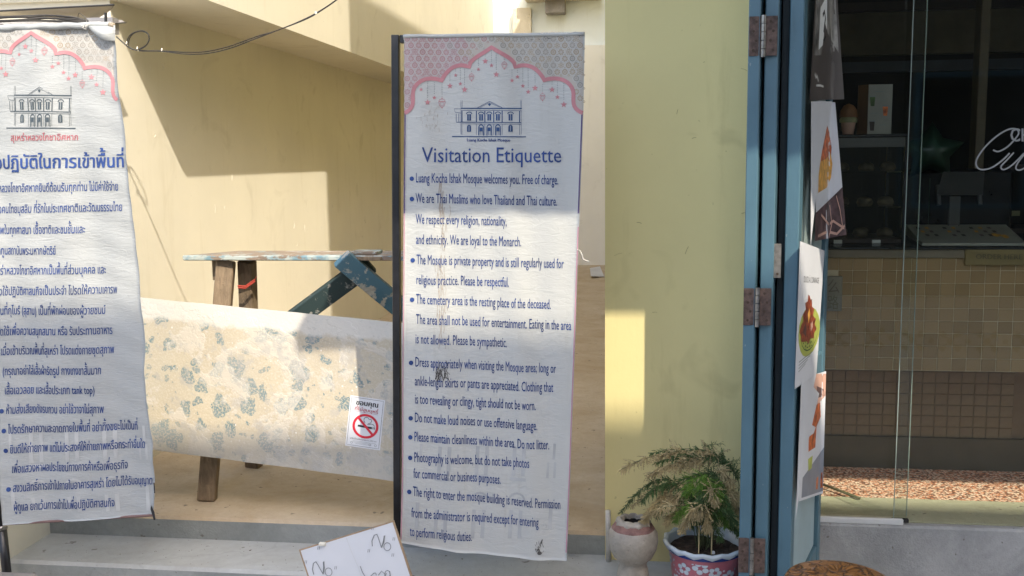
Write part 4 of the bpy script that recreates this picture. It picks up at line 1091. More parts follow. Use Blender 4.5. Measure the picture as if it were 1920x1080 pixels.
# ================================================================== FOLDING DOOR
fd = empty('folding_door', (.33, 3.1, .15), 'blue folding wooden doors stacked open beside the cafe glass', 'door')
DT = 2.72
def leaf_frame(npx, Yn, dirx, th, ln):
    """frame: origin near edge left corner, d = along leaf, t = thickness direction (to the right)"""
    o = ay(npx, 500, Yn); o.z = 0; d = Vector((dirx, 1, 0)).normalized(); t = Vector((d.y, -d.x, 0))
    return lambda c: o + d*c.x + t*c.y + Vector((0, 0, c.z))
def leaf(npx, Yn, dirx, th, ln, z0=.045, panel='lightblue', pane='glass'):
    xf = leaf_frame(npx, Yn, dirx, th, ln)
    lf = MB().bevbox(0, .055, 0, th, z0, DT, .003, xf).build('door_leaf', 'blue', fd)
    MB().bevbox(ln-.055, ln, 0, th, z0, DT, .003, xf).build('far_stile', 'blue', lf)
    MB().bevbox(.0555, ln-.0555, .003, th-.003, z0, z0+.12, .003, xf).build('bottom_rail', 'blue', lf)
    MB().bevbox(.0555, ln-.0555, .003, th-.003, .78, .90, .003, xf).build('middle_rail', 'blue', lf)
    MB().bevbox(.0555, ln-.0555, .003, th-.003, DT-.12, DT, .003, xf).build('top_rail', 'blue', lf)
    MB().bevbox(.0555, ln-.0555, .014, th-.014, z0+.1205, .7795, .004, xf).build('panel', panel, lf)
    g = MB().bevbox(.0555, ln-.0555, .016, th-.016, .9005, DT-.1205, .001, xf).build('pane', pane, lf)
    return lf, xf
LN_ = .56
A_, xfA = leaf(1395, 3.10, .26, .036, LN_, pane='lightblue')
B_, xfB = leaf(1425.5, 3.11, .26, .040, LN_, pane='lightblue')
C_, xfC = leaf(1470, 3.12, .34, .042, .60, pane=plain('papered door pane', (.30, .37, .35), .35))
# dark strip standing in for the shaded gap between B and C
MB().bevbox(.01, .5, .0, .022, .2, DT, .002, leaf_frame(1456, 3.16, .27, .02, .5)).build('gap_shade_strip', 'gapshade', fd)
MB().tube([ay(1467.5, 700, 3.15)*1.0 + Vector((0, 0, -.9)), ay(1467.5, 700, 3.15)+Vector((0, 0, 1.6))], .005, 8).build('bolt_rod', 'black_metal', fd)
# hinges across A and B
for yy0, yy1, key in ((33, 103, 'rust'), (544, 607, 'rust'), (1009, 1074, 'rust')):
    ym = (yy0+yy1)/2; xa = 1406-(ym)*.0205; h = (yy1-yy0)/2
    z = ay(xa, ym, 3.09).z; hz = .058
    xl = ay(xa, ym, 3.09).x; xc = xl+.0415; xr = xl+.083
    hg = MB().bevbox(xl, xc-.007, 3.092, 3.0955, z-hz, z+hz, .001).bevbox(xc+.007, xr, 3.092, 3.0955, z-hz, z+hz, .001).build('hinge', 'rust', fd)
    for k in range(5):
        za = z-hz-.004+k*.0248
        MB().tube([(xc, 3.089, za), (xc, 3.089, za+.0228)], .0068, 12).build('knuckle', 'steel', hg)
    for s_ in (-1, 1):
        for k in range(4):
            cx = xc+s_*(.024+(.005 if k % 2 else -.003)); cz = z+hz*.72-k*hz*.48
            MB().tube([(cx, 3.0925, cz), (cx, 3.0905, cz)], .0042, 8).build('screw', 'screw', hg)
p = ay(1456, 488, 3.13)
lt = MB().bevbox(p.x-.012, p.x+.011, 3.108, 3.111, p.z-.053, p.z+.053, .001).build('latch_plate', 'steel', fd)
MB().tube([(p.x, 3.108, p.z-.04), (p.x, 3.105, p.z-.04)], .004, 8).build('screw', 'screw', lt)
# inner jamb post of the frame, light blue
xj = ay(1521, 960, 3.72)
MB().bevbox(PX1+.002, PX1+.06, 3.66, 3.764, .15, DT+.02, .003).build('frame_post', 'blue', fd)
q = xfC(Vector((.10, .058, 1.0))); q = ay(1504, 624, 3.2)
MB().tube([q, q+Vector((-.015, -.03, 0))], .003, 6).build('bent_nail', 'black_metal', fd)

# ================================================================== POSTERS taped to the third leaf (curled sheets)
def sheet(name, label, corners, curl, depth, mat='paper', n=14, back=None):
    """corners: photo px of TL, TR, BR, BL; depth (Y) of left and right edge; curl bows it toward the lane"""
    r = empty(name, ay(*corners[3], 3.4), label, 'poster')
    po = xfC(Vector((0, .043, 0))); pn = (xfC(Vector((0, 1, 0)))-xfC(Vector((0, 0, 0)))).normalized()
    def S(a, b, off=0):
        x = lerp(lerp(corners[0][0], corners[1][0], a), lerp(corners[3][0], corners[2][0], a), b)
        y = lerp(lerp(corners[0][1], corners[1][1], a), lerp(corners[3][1], corners[2][1], a), b)
        d = ray(x, y); t = (po+pn*.004-CAM).dot(pn)/d.dot(pn) if abs(d.dot(pn)) > 1e-5 else 99
        yy = CAM.y+d.y*t
        if t < 0 or yy > 3.60: yy = 3.60
        yy = max(yy, 3.02) - depth[0]
        return ay(x, y, yy - curl*math.sin(a*math.pi)*(.4+.6*b) - off)
    vs = [S(i/n, j/n) for j in range(n+1) for i in range(n+1)]
    fs = [(j*(n+1)+i, j*(n+1)+i+1, (j+1)*(n+1)+i+1, (j+1)*(n+1)+i) for j in range(n) for i in range(n)]
    k0 = len(vs); vs += [v+Vector((0, .0006, 0)) for v in vs]; fs += [tuple(k0+i for i in f[::-1]) for f in fs]
    mob('paper', vs, fs, mat, r, True)
    return r, S
def blob(S, parent, name, mat, pts, off=.0015, sub=3):
    pp = []
    for i in range(len(pts)):
        a, b = pts[i], pts[(i+1) % len(pts)]
        for k in range(sub): pp.append((lerp(a[0], b[0], k/sub), lerp(a[1], b[1], k/sub)))
    mb = MB(); shape(mb, pp, S, off, .1); return mb.build(name, mat, parent)
def strip(S, parent, name, mat, a0, a1, b0, b1, off=.0012, n=8, f0=None):
    mb = MB(); vs = []; fs = []
    for j in range(n+1):
        for i in range(n+1):
            a = lerp(a0, a1, i/n); t = lerp(f0(a) if f0 else b0, b1, j/n); vs.append(S(a, t, off))
    for j in range(n):
        for i in range(n): k = j*(n+1)+i; fs.append((k, k+1, k+n+2, k+n+1))
    mb.add(vs, fs); return mb.build(name, mat, parent, True)
r1, S1 = sheet('poster', 'dark brown poster with pale window photo at the top of the doors', [(1532, -60), (1566, -60), (1583, 186), (1518, 188)], .02, (.03, 0), 'darkbrown')
strip(S1, r1, 'photo_print', plain('grey photo', (.22, .21, .19), .5, 0, .6, 14), 0.05, .92, 0, .66, .0012, 8)
blob(S1, r1, 'photo_print', 'whitewall', [(.25, .3), (.55, .2), (.5, .55), (.22, .62)], .002)
blob(S1, r1, 'photo_print', 'darkbrown', [(.45, .42), (.55, .5), (.95, .66), (.9, .72), (.4, .72), (.32, .66)], .0028)
blob(S1, r1, 'photo_print', 'sage', [(.62, .18), (.8, .18), (.82, .62), (.68, .58)], .002)
mb = MB()
stroke(mb, [(.35, .36), (.42, .33), (.46, .38), (.40, .48), (.46, .52), (.38, .56)], .035, S1, .0034, False, .1)
mb.build('emblem_print', 'ink', r1)
lettering('lettering', 'La', (.12, .82), (.20, .82), .03, S1, 'pale_grey', r1)
mb = MB(); stroke(mb, [(.12, .80), (.16, .83), (.20, .82), (.24, .86)], .02, S1, .002, False, .1); stroke(mb, [(.18, .89), (.3, .89), (.4, .90)], .016, S1, .002, False, .1); mb.build('scribble_print', 'pale_grey', r1)
r2, S2 = sheet('poster', 'marble-patterned poster showing an orange pastry beside the door edge', [(1535, 188), (1566, 192), (1587, 440), (1528, 452)], .015, (.02, 0))
strip(S2, r2, 'marble_print', 'brownmarble', 0, 1, .72, 1, .0012, 8, lambda a: .80-.16*a)
blob(S2, r2, 'pastry_print', 'orange', [(.10, .20), (.25, .14), (.45, .16), (.60, .24), (.66, .34), (.60, .42), (.45, .45), (.10, .44)], .002)
blob(S2, r2, 'pastry_print', 'amber', [(.08, .44), (.40, .42), (.60, .38), (.66, .46), (.58, .56), (.40, .63), (.08, .66)], .0026)
mb = MB()
for pts in ([(.2, .82), (.45, .9), (.6, .88), (.95, .95)], [(.5, .76), (.55, .9), (.45, .99)], [(.1, .97), (.4, .95), (.7, .98), (.97, .93)], [(.75, .7), (.85, .8), (.9, .93)]): stroke(mb, pts, .02, S2, .003)
mb.build('vein_print', 'skin', r2)
r2b, S2b = sheet('poster', 'blank back of a curled white sheet hanging at the upper door pane', [(1521, 190), (1560, 190), (1538, 300), (1520, 462)], .02, (.05, 0))
r3, S3 = sheet('poster', 'white menu poster of duck on a green plate curled on the door', [(1500, 452), (1546, 470), (1531, 700), (1490, 730)], .03, (.06, 0))
for a, b, c_, d_, m_ in ((.55, .635, .47, .185, 'lime'), (.56, .625, .39, .155, 'leafgreen'), (.56, .62, .385, .150, 'lime')):
    blob(S3, r3, 'plate_print', m_, circle(a, b, c_, 18, d_), .0015+(.42-c_)*.01, 1)
blob(S3, r3, 'duck_print', plain('glazed duck print', (.30, .06, .025), .4, 0, .6, 70), [(.3, .70), (.22, .69), (.2, .65), (.12, .62), (.2, .57), (.28, .55), (.24, .50), (.36, .47), (.32, .42), (.42, .41), (.44, .36), (.50, .37), (.55, .40), (.6, .39), (.62, .45), (.72, .47), (.68, .52), (.82, .55), (.78, .59), (.88, .63), (.78, .66), (.78, .70), (.62, .69), (.55, .73), (.45, .70)], .0032, 1)
blob(S3, r3, 'duck_print', 'brownmarble', [(.28, .63), (.36, .57), (.42, .60), (.38, .66)], .0038, 1)
blob(S3, r3, 'duck_print', 'amber', [(.45, .50), (.52, .46), (.56, .52), (.50, .57)], .0038, 1)
blob(S3, r3, 'duck_print', 'skin', [(.60, .58), (.68, .56), (.70, .61), (.62, .64)], .0038, 1)
lettering('lettering', "DUCK À L'ORANGE", (.22, .275), (.85, .27), .045, S3, 'ink', r3)
mb = MB()
for k in range(4): stroke(mb, [(.15, .83+k*.022), (.75-.1*k, .80+k*.022)], .006, S3, .0012, False, .1)
mb.build('small_print', 'grey_print', r3)
r4, S4 = sheet('poster', 'curled poster with dark glass photo and chili peppers low on the door', [(1512, 706), (1549, 696), (1543, 925), (1498, 940)], .02, (.02, 0))
strip(S4, r4, 'photo_print', 'greyblue', .1, 1, .7, .98, .0012, 8, lambda a: .84-.22*a)
blob(S4, r4, 'photo_print', 'skin', [(.5, .0), (1, .02), (1, .2), (.6, .26), (.3, .2)], .0015)
blob(S4, r4, 'photo_print', 'brownmarble', [(.55, .1), (.9, .14), (.95, .2), (.6, .2)], .0022)
blob(S4, r4, 'pepper_print', 'orange', [(.35, .28), (.75, .24), (.8, .36), (.6, .44), (.35, .4)], .002)
blob(S4, r4, 'pepper_print', 'orange', [(.28, .5), (.5, .48), (.62, .42), (.6, .6), (.3, .62)], .002)
blob(S4, r4, 'leaf_print', 'lime', [(.3, .68), (.5, .66), (.48, .76), (.34, .78)], .002)
blob(S4, r4, 'pepper_print', 'orange', [(.7, .86), (.95, .82), (.98, .95), (.7, .95)], .0022)
r4b, S4b = sheet('poster', 'pale underside of the sheet peeling off the lower door', [(1503, 700), (1536, 738), (1508, 860), (1492, 975)], .02, (.05, 0))

# ================================================================== SHOP FRONT GLASS
gz0, gz1 = .215, 2.75
g1 = empty('glass_panel', (1.0, FY+.02, gz0), 'fixed frameless glass panel behind the doors with a white bottom track', 'glass panel')
xa0 = PX1+.061; xa1 = ay(1738, 20, FY).x
MB().box(xa0, xa1, FY, FY+.008, gz0, gz1).build('pane', 'glass', g1)
MB().box(xa1+.0002, xa1+.0022, FY, FY+.008, gz0, gz1).build('pane_edge', 'glass_edge', g1)
MB().bevbox(xa0, ay(1694, 970, 3.765).x, 3.762, 3.7785, .2045, .2265, .002).build('bottom_track', 'alu', g1)
g2 = empty('glass_panel', (1.8, FY-.03, gz0), 'sliding glass door with white script lettering at the right edge', 'glass panel')
xb0 = ay(1713, 20, FY-.045).x
MB().box(xb0, 5.0, FY-.050, FY-.042, gz0-.006, gz1).build('pane', 'glass', g2)
MB().box(xb0-.0022, xb0-.0002, FY-.050, FY-.042, gz0-.006, gz1).build('pane_edge', 'glass_edge', g2)
p = ay(1672, 962, FY-.04)
MB().bevbox(p.x, p.x+.06, FY-.055, FY-.037, gz0-.005, gz0+.008, .001).build('corner_clamp', 'counterblack', g2)
gs = lambda x, y, off=0: ay(x, y, FY-.052-off)
vinyl = plain('frosted vinyl', (.34, .34, .33), .6)
mb = MB()
stroke(mb, [tuple(v)[:2] for v in catmull([(1862, 281, 0), (1872, 284, 0), (1888, 276, 0), (1902, 262, 0), (1910, 250, 0), (1905, 242, 0), (1890, 243, 0), (1868, 256, 0), (1845, 278, 0), (1831, 300, 0), (1832, 313, 0), (1842, 318, 0), (1860, 314, 0), (1880, 300, 0), (1893, 287, 0)], 6)], 2.9, gs)
stroke(mb, [tuple(v)[:2] for v in catmull([(1901, 286, 0), (1888, 300, 0), (1877, 312, 0), (1881, 318, 0), (1893, 313, 0), (1908, 300, 0), (1920, 287, 0)], 6)], 2.7, gs, .0005)
stroke(mb, [tuple(v)[:2] for v in catmull([(1920, 290, 0), (1908, 306, 0), (1905, 316, 0), (1912, 319, 0), (1924, 313, 0), (1932, 304, 0)], 6)], 2.7, gs, .0009)
mb.build('script_lettering', vinyl, g2)
lettering('lettering', 'CH', (1893, 265), (1934, 265.5), 25, gs, vinyl, g2, bold=1.0)

# ================================================================== SHOP INTERIOR
CY = 4.02
ztop = ay(1750, 462, CY).z; zbot = ay(1700, 700, CY).z
ct = empty('service_counter', (1.6, CY, .2), 'beige mosaic tiled service counter with a black top inside the cafe', 'counter')
nrow = int((ztop-.047-.0485-zbot+.002)/.05)+1; zbot = ztop-.047-nrow*.05
MB().box(.60, 3.2, CY+.012, 4.65, zbot, ztop-.045).build('front', 'grout', ct)
MB().bevbox(.58, 3.25, CY-.015, 4.70, ztop-.012, ztop, .003).build('top', 'counterblack', ct)
MB().bevbox(.60, 3.2, CY-.002, CY+.2, ztop-.045, ztop-.0125, .002).build('top_trim', plain('beige trim', (.16, .125, .08), .5), ct)
MB().box(.62, 3.15, 4.512, 4.60, .2, zbot-.001).build('base', plain('recess-shaded grout', (.17, .125, .075), .9), ct)  # shade under the counter is put into this darker grout colour
MB().box(.62, 3.15, 4.49, 4.512, .2, .345).build('kick_board', plain('olive kick board', (.07, .06, .035), .6), ct)
# tiles: one mesh shared by all
def unit_tile(w, h, d):
    mb = MB().bevbox(-w/2, w/2, -d, 0, -h/2, h/2, .0015); return mb
tm = None
pit = .0555; rows = int((ztop-.047-zbot)/.0500)
x = .71; base_t = None
low_t = None
def place_tile(x, y, z, low=False):
    global base_t, low_t
    if low and low_t is None:
        o = low_t = unit_tile(.0540, .0485, .006).build('tile', plain('recess-shaded tile', (.175, .128, .070), .5, 0, .1, 20)); o.parent = ct  # same tile, with the shade of the recess put into its colour
    elif low:
        o = low_t.copy(); COL.objects.link(o); o.parent = ct
    elif base_t is None:
        base_t = unit_tile(.0540, .0485, .006).build('tile', 'tile'); base_t.parent = ct; o = base_t
    else:
        o = base_t.copy(); COL.objects.link(o); o.parent = ct
    o.location = Vector((x, y, z))-ct.location + Vector((random.uniform(-.0004, .0004), random.uniform(-.0006, .0006), random.uniform(-.0004, .0004)))
    o.rotation_euler = (random.uniform(-.008, .008), random.uniform(-.006, .006), random.uniform(-.008, .008))
xs0 = ay(1547, 600, CY).x
sgn_z = ay(1850, 481, CY)
ncol = int((ay(1935, 600, CY).x-xs0)/pit)+1
plx0, plx1 = ay(1547, 550, CY).x-.01, ay(1580, 550, CY).x
plz0, plz1 = ay(1560, 584, CY).z, ay(1560, 517, CY).z
for rrow in range(rows+1):
    z = ztop-.047-.0245-rrow*.0500
    if z-.024 < zbot-.002: break
    for cc in range(ncol):
        xx = xs0+.02+cc*pit
        if plx0 < xx < plx1-.004 and plz0-.01 < z < plz1+.01: continue
        place_tile(xx, CY+.0162, z)
nb = 0
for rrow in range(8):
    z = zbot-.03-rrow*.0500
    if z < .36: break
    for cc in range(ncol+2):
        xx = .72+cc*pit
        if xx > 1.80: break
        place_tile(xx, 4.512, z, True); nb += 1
rest = MB()
for rrow in range(nrow):
    z = ztop-.047-.0245-rrow*.0500
    for cc in range(ncol, 60):
        xx = xs0+.02+cc*pit
        if xx < 3.17: rest.bevbox(xx-.027, xx+.027, CY+.006, CY+.0122, z-.0242, z+.0242, .0015)
for rrow in range(8):
    z = zbot-.03-rrow*.0500
    if z < .36: break
    for cc in range(60):
        xx = .72+cc*pit
        if 1.80 < xx < 3.12: rest.bevbox(xx-.027, xx+.027, 4.506, 4.5122, z-.0242, z+.0242, .0015)
tag(rest.build('tile_field', 'tile', ct), kind='stuff')
pq = empty('carved_plaque', (plx0+.03, CY, plz0), 'pale square plaque with two carved characters set in the tiled counter', 'plaque')
MB().bevbox(plx0, plx1-.002, CY-.004, CY+.0115, plz0+.002, plz1-.002, .002).build('plate', plain('pale tile', (.22, .19, .14), .5), pq)
pf = lambda x, y, off=0: ay(x, y, CY-.005-off)
lettering('lettering', '么', (1551, 547), (1575, 547), 20, pf, plain('carved shadow', (.13, .11, .08), .8), pq)
lettering('lettering', '路', (1550, 578), (1573, 578), 20, pf, 'olive', pq)
pl2 = empty('order_sign', (sgn_z.x, CY, sgn_z.z), 'brass sign reading ORDER HERE on the tiled counter front', 'sign')
sx0 = ay(1808, 480, CY).x; sx1 = ay(1990, 480, CY).x
MB().bevbox(sx0, sx1, CY-.012, CY+.0, ay(1850, 497, CY).z, ay(1850, 466, CY).z, .002).build('plate', 'brass', pl2)
osf = lambda x, y, off=0: ay(x, y, CY-.0125-off)
lettering('lettering', 'ORDER HERE', (1829, 485.5), (1917, 486.5), 9.5, osf, plain('engraved brass', (.09, .07, .03), .7), pl2, bold=.6)
# menu board on the counter
mnb = empty('menu_board', az(1800, 440, ztop), 'flat white menu board with small dish photos lying on the counter', 'menu')
corn = [az(1698, 421, ztop+.05), az(1886, 421, ztop+.05), az(1925, 456, ztop+.012), az(1729, 456, ztop+.012)]
MB().hexa([corn[3]-Vector((0, 0, .01)), corn[2]-Vector((0, 0, .01)), corn[1]-Vector((0, 0, .045)), corn[0]-Vector((0, 0, .045)), corn[3], corn[2], corn[1], corn[0]]).build('board', plain('ivory board', (.26, .25, .20), .35), mnb)
def mS(a, b, off=0): return corn[0].lerp(corn[1], a).lerp(corn[3].lerp(corn[2], a), b)+Vector((0, 0, .002+off))
for k, m_ in enumerate(('darkwood', 'amber', 'brownmarble')):
    mb = MB()
    for i in range(9):
        for j in range(3):
            if (i+j) % 3 == k and not (i in (2, 5)):
                a, b = .07+i*.088+j*.015, .18+j*.2; shape(mb, [(a, b), (a+.035, b), (a+.035, b+.11), (a, b+.11)], mS, .001)
    if k == 1: shape(mb, circle(.78, .62, .035, 12, .1), mS, .001); shape(mb, circle(.86, .70, .03, 12, .1), mS, .001)
    mb.build('photo_print', m_, mnb)
# display case
dc = empty('display_case', (ay(1630, 455, 4.15).x, 4.15, ztop), 'black framed glass pastry case standing on the counter', 'display case')
x0, x1 = ay(1549, 300, 4.15).x-.06, ay(1702, 300, 4.15).x
z0, z1 = ztop, ay(1640, 257, 4.15).z
for (a, b) in ((x0, x0+.012), (x1-.012, x1)):
    for (c_, d_) in ((4.15, 4.162), (4.44, 4.452)): MB().box(a, b, c_, d_, z0+.0005, z1).build('frame_post', 'counterblack', dc)
MB().bevbox(x0-.005, x1+.005, 4.145, 4.457, z1, z1+.012, .002).build('top', 'counterblack', dc)
MB().bevbox(x0+.013, x1-.013, 4.148, 4.153, z1-.04, z1-.002, .001).build('light_strip', 'screen', dc)
MB().bevbox(x0+.013, x1-.013, 4.15, 4.45, z0+.001, z0+.02, .002).build('base', 'darkwood', dc)
for k in (1, 2):
    zz = lerp(z0, z1, k/3); MB().box(x0+.013, x1-.013, 4.17, 4.43, zz, zz+.006).build('shelf', 'glass', dc)
MB().box(x0+.013, x1-.013, 4.155, 4.159, z0+.021, z1-.041).build('front_pane', 'glass', dc)
random.seed(11)
for k in range(3):
    zz = lerp(z0, z1, k/3)+(.02 if k == 0 else .007)
    for i in range(4):
        cx = lerp(x0+.06, x1-.05, i/3)
        mb = MB().lathe([(.0, 0), (.028, .0), (.034, .012), (.028, .028), (.014, .036), (0, .038)], (cx, 4.27+random.uniform(-.03, .04), zz), 14)
        tag(mb.build('bread_roll', 'bread', None, True), 'brown bread roll on the %s level of the pastry case, %s from the left' % (('bottom', 'middle', 'top')[k], ('first', 'second', 'third', 'fourth')[i]), 'bread', 'bread rolls in the pastry case')
for px in (1571, 1643):
    p = ay(px, 453, 4.14); tag(MB().bevbox(p.x-.016, p.x+.016, 4.135, 4.145, ztop+.0015, ztop+.016, .001).build('price_tag', 'pale_grey'), 'small white price tag at the foot of the pastry case, %s one' % ('left' if px < 1600 else 'right'), 'price tag')
# menu stand
ms = empty('menu_stand', ay(1640, 250, 4.3), 'upright white drinks menu card on top of the pastry case', 'menu')
a0 = ay(1626, 247, 4.25); a1 = ay(1671, 247, 4.25); zt2 = ay(1650, 158, 4.25).z; zb2 = z1+.0125
MB().bevbox(a0.x, a1.x, 4.25, 4.256, zb2, zt2, .001).build('card', plain('menu card', (.22, .21, .18), .5), ms)
MB().hexa([(a0.x-.03, 4.30, zb2), (a0.x-.001, 4.25, zb2), (a0.x-.001, 4.256, zb2), (a0.x-.03, 4.306, zb2), (a0.x-.03, 4.30, zt2), (a0.x-.001, 4.25, zt2), (a0.x-.001, 4.256, zt2), (a0.x-.03, 4.306, zt2)]).build('side_card', plain('wood grain card', (.09, .045, .02), .5), ms)
cS = lambda x, y, off=0: ay(x, y, 4.249-off)
for (cx, cy, m_) in ((1636, 190, 'leafgreen'), (1660, 208, 'orange'), (1635, 236, 'darkwood')):
    mb = MB(); shape(mb, [(cx-5, cy-8), (cx+5, cy-8), (cx+3.5, cy+9), (cx-3.5, cy+9)], cS); mb.build('cup_print', m_, ms)
    mb = MB(); shape(mb, [(cx-6, cy-11), (cx+6, cy-11), (cx+6, cy-8), (cx-6, cy-8)], cS, .002); mb.build('lid_print', 'grey_print', ms)
mb = MB()
for x, y, l in ((1640, 172, 18), (1650, 189, 12), (1632, 213, 16), (1650, 234, 10)): stroke(mb, [(x, y), (x+l, y)], 1.3, cS)
mb.build('small_print', 'grey_print', ms)
cp = empty('takeaway_cup', Vector((ay(1590, 250, 4.28).x, 4.28, z1+.0125)), 'paper cup with dome of orange foam on the pastry case', 'cup')
c0 = cp.location
MB().lathe([(0, 0), (.022, 0), (.030, .055)], c0, 16).build('cup', 'skin', cp, True)
MB().lathe([(.036, .05), (.037, .062), (.028, .075)], c0, 16).build('lid', 'tag', cp, True)
MB().lathe([(.036, .072), (.033, .10), (.02, .12), (0, .128)], c0, 16).build('dome', plain('burnt orange', (.14, .055, .012), .7), cp, True)
# tablet
tbk = empty('tablet_stand', az(1795, 420, ztop), 'grey tablet on a white stand facing away behind the menu board', 'tablet')
T0 = ay(1764, 330, 4.55); 
MB().hexa([ay(1757, 365, 4.50), ay(1843, 365, 4.50), ay(1843, 366, 4.508), ay(1757, 366, 4.508), ay(1768, 322, 4.60), ay(1846, 322, 4.60), ay(1846, 322.5, 4.608), ay(1768, 322.5, 4.608)]).build('tablet', 'screen', tbk)
pz = ay(1793, 368, 4.50)
MB().bevbox(pz.x-.025, pz.x+.022, 4.509, 4.52, ztop+.0005, pz.z, .002).build('stand', 'screen', tbk)
MB().bevbox(pz.x-.05, pz.x+.05, 4.46, 4.56, ztop+.0002, ztop+.006, .002).build('foot', 'screen', tbk)
b0 = az(1836, 398, ztop); b0.z = ztop
bl_ = tag(MB().lathe([(.036, .0), (.034, .014), (.022, .028), (.0, .033)], b0, 18).build('counter_bell', 'pale_grey', None, True), 'small white call bell on the counter right of the tablet', 'bell')
for i, px in enumerate((1873, 1904)):
    p = az(px, 405, ztop); tag(MB().bevbox(p.x-.024, p.x+.024, p.y, p.y+.004, ztop+.0006, ztop+.03, .001).build('note_card', 'tag'), '%s small yellow note card on the black counter right of the bell' % ('left' if i == 0 else 'right'), 'card')
# star balloon
bc = ay(1746, 285, 5.2)
pts = []
for i in range(10):
    r_ = .15 if i % 2 == 0 else .085; t = math.pi*i/5; pts.append(bc+Vector((r_*math.sin(t)*1.1, 0, r_*math.cos(t))))
mb = MB().add([bc+Vector((0, -.05, 0)), bc+Vector((0, .05, 0))]+pts, [(0, 2+i, 2+(i+1) % 10) for i in range(10)]+[(1, 2+(i+1) % 10, 2+i) for i in range(10)])
mb.tube([bc+Vector((0, 0, -.13)), Vector((bc.x, bc.y, .21))], .002, 5)
tag(mb.build('star_balloon', 'green', None, True), 'dull green star shaped balloon in the dark back of the cafe', 'balloon')
# back furniture and lattice frieze
fr = empty('reflected_lattice', (ay(1700, 80, 7.0).x, 7.0, 2.2), 'breeze block band at the rear of the cafe, standing in for blocks reflected in the glass', 'reflection')
fz0, fz1 = ay(1700, 100, 7.0).z, ay(1700, 20, 7.0).z
MB().box(.6, 5.7, 7.05, 7.15, fz0, fz1).build('panel', plain('dull cream frieze', (.115, .10, .06), .8), fr)  # lattice built inside as a stand-in for blocks mirrored in the glass
base_b = None
mb = MB()
for k in range(4):
    t = math.pi/4+k*math.pi/2
    mb.add([(.085*math.cos(t+a)*r_, 0, .085*math.sin(t+a)*r_) for a, r_ in ((0, .3), (-.32, .9), (-.2, 1.15), (.2, 1.15), (.32, .9))], [(0, 1, 2, 3, 4)])
mb.add([(x, 0, z) for x, z in circle(0, 0, .025, 10)], [tuple(range(10))]); mb.add([(x, 0, z) for x, z in circle(.125, 0, .02, 10)], [tuple(range(10))])
zc_ = (ay(1700, 66, 7.0).z+ay(1700, 40, 7.0).z)/2
o0 = None
for i in range(14):
    if o0 is None: o = o0 = mb.build('opening_shade', 'gapshade', fr)  # flat dark shapes paint the shade of the block openings
    else: o = o0.copy(); COL.objects.link(o); o.parent = fr
    o.location = (1.15+i*.26-fr.location.x, 7.045-fr.location.y, zc_-fr.location.z)
MB().box(.6, 5.7, 6.98, 7.04, fz0-.12, fz0-.05).build('lower_rail', plain('dark blue rail', (.03, .04, .055), .6), fr)
MB().box(.6, 5.7, 6.98, 7.04, fz1+.0, fz1+.06).build('upper_rail', 'darkwood', fr)
sf = empty('back_shelf', (3.4, 6.4, .2), 'dark wooden cabinet and shelf at the back of the cafe', 'shelf')
MB().box(2.2, 4.9, 6.3, 6.7, .2, 1.15).build('cabinet', 'darkwood', sf)
MB().box(2.2, 4.9, 6.5, 6.7, 1.5, 1.53).build('shelf', 'darkwood', sf)
MB().bevbox(ay(1832, 200, 5.6).x, ay(1850, 200, 5.6).x, 5.6, 5.7, .2, 3.19, .004).build('post', plain('brown post', (.11, .085, .05), .6), sf)
mc = empty('coffee_machine', (ay(1790, 320, 5.4).x, 5.4, ztop), 'dark coffee machine with steel spouts behind the tablet', 'coffee machine')
p = mc.location
MB().bevbox(p.x-.28, p.x+.28, 5.35, 5.7, ztop-.1, ztop+.28, .02).build('body', 'counterblack', mc)
MB().tube([(p.x-.1, 5.33, ztop+.2), (p.x-.1, 5.3, ztop+.1)], .012, 8).tube([(p.x+.1, 5.33, ztop+.2), (p.x+.1, 5.3, ztop+.1)], .012, 8).build('spout', 'screen', mc)
MB().bevbox(p.x-.3, p.x+.3, 5.3, 5.75, .2, ztop-.101, .004).build('cabinet', 'darkwood', mc)
# broom-like pole seen on the threshold
a, b_ = az(1541, 911, .212), az(1612, 936, .212)
tag(MB().tube([a+Vector((0, 0, .008)), b_+Vector((0, 0, .004))], .006, 8).build('metal_rod', 'olive', None, True), 'thin metal rod lying on the cement threshold behind the glass', 'rod')

# ================================================================== URN, FERN, STOOL
UC = ay(1187, 1000, 3.28); UC.z = 0
ur = empty('ceramic_urn', UC, 'weathered white baluster urn with a worn terracotta mouth beside the pillar', 'urn')
zr = ay(1187, 985, 3.28).z
def zr_(py): return ay(1187, py, 3.28).z
prof = [(.10, 0), (.10, .03), (.075, .05), (.052, zr_(1066)), (.046, zr_(1056)), (.050, zr_(1050)), (.066, zr_(1042)), (.080, zr_(1026)), (.0855, zr_(1012)), (.084, zr_(1000)), (.074, zr_(990)), (.060, zr_(984))]
MB().lathe(prof, UC, 48, lambda i, t, r, z: (r*(1+.028*abs(math.sin(t*4))*(1 if 7 <= i <= 9 else .4 if 6 <= i <= 10 else 0)), z)).build('body', 'urn', ur, True)
MB().lathe([(.074, zr_(990)), (.062, zr_(980)), (.050, zr_(978))], UC, 40).build('collar', 'terracotta', ur, True)
MB().lathe([(.056, zr_(985)), (.060, zr_(980)), (.054, zr_(973)), (.042, zr_(971)), (.039, zr_(974)), (.037, zr_(979))], UC, 40, lambda i, t, r, z: (r*(1+.05*math.sin(t*9)+.04*math.sin(t*23)), z+.002*math.sin(t*9))).build('mouth', 'urn', ur, True)
MB().lathe([(.037, zr_(979)), (.045, zr_(992)), (.05, zr_(1010)), (.0, zr_(1012))], UC, 32).build('inside', plain('hollow shade', (.008, .007, .006), .9), ur)  # near-black colour stands in for the shade inside the urn
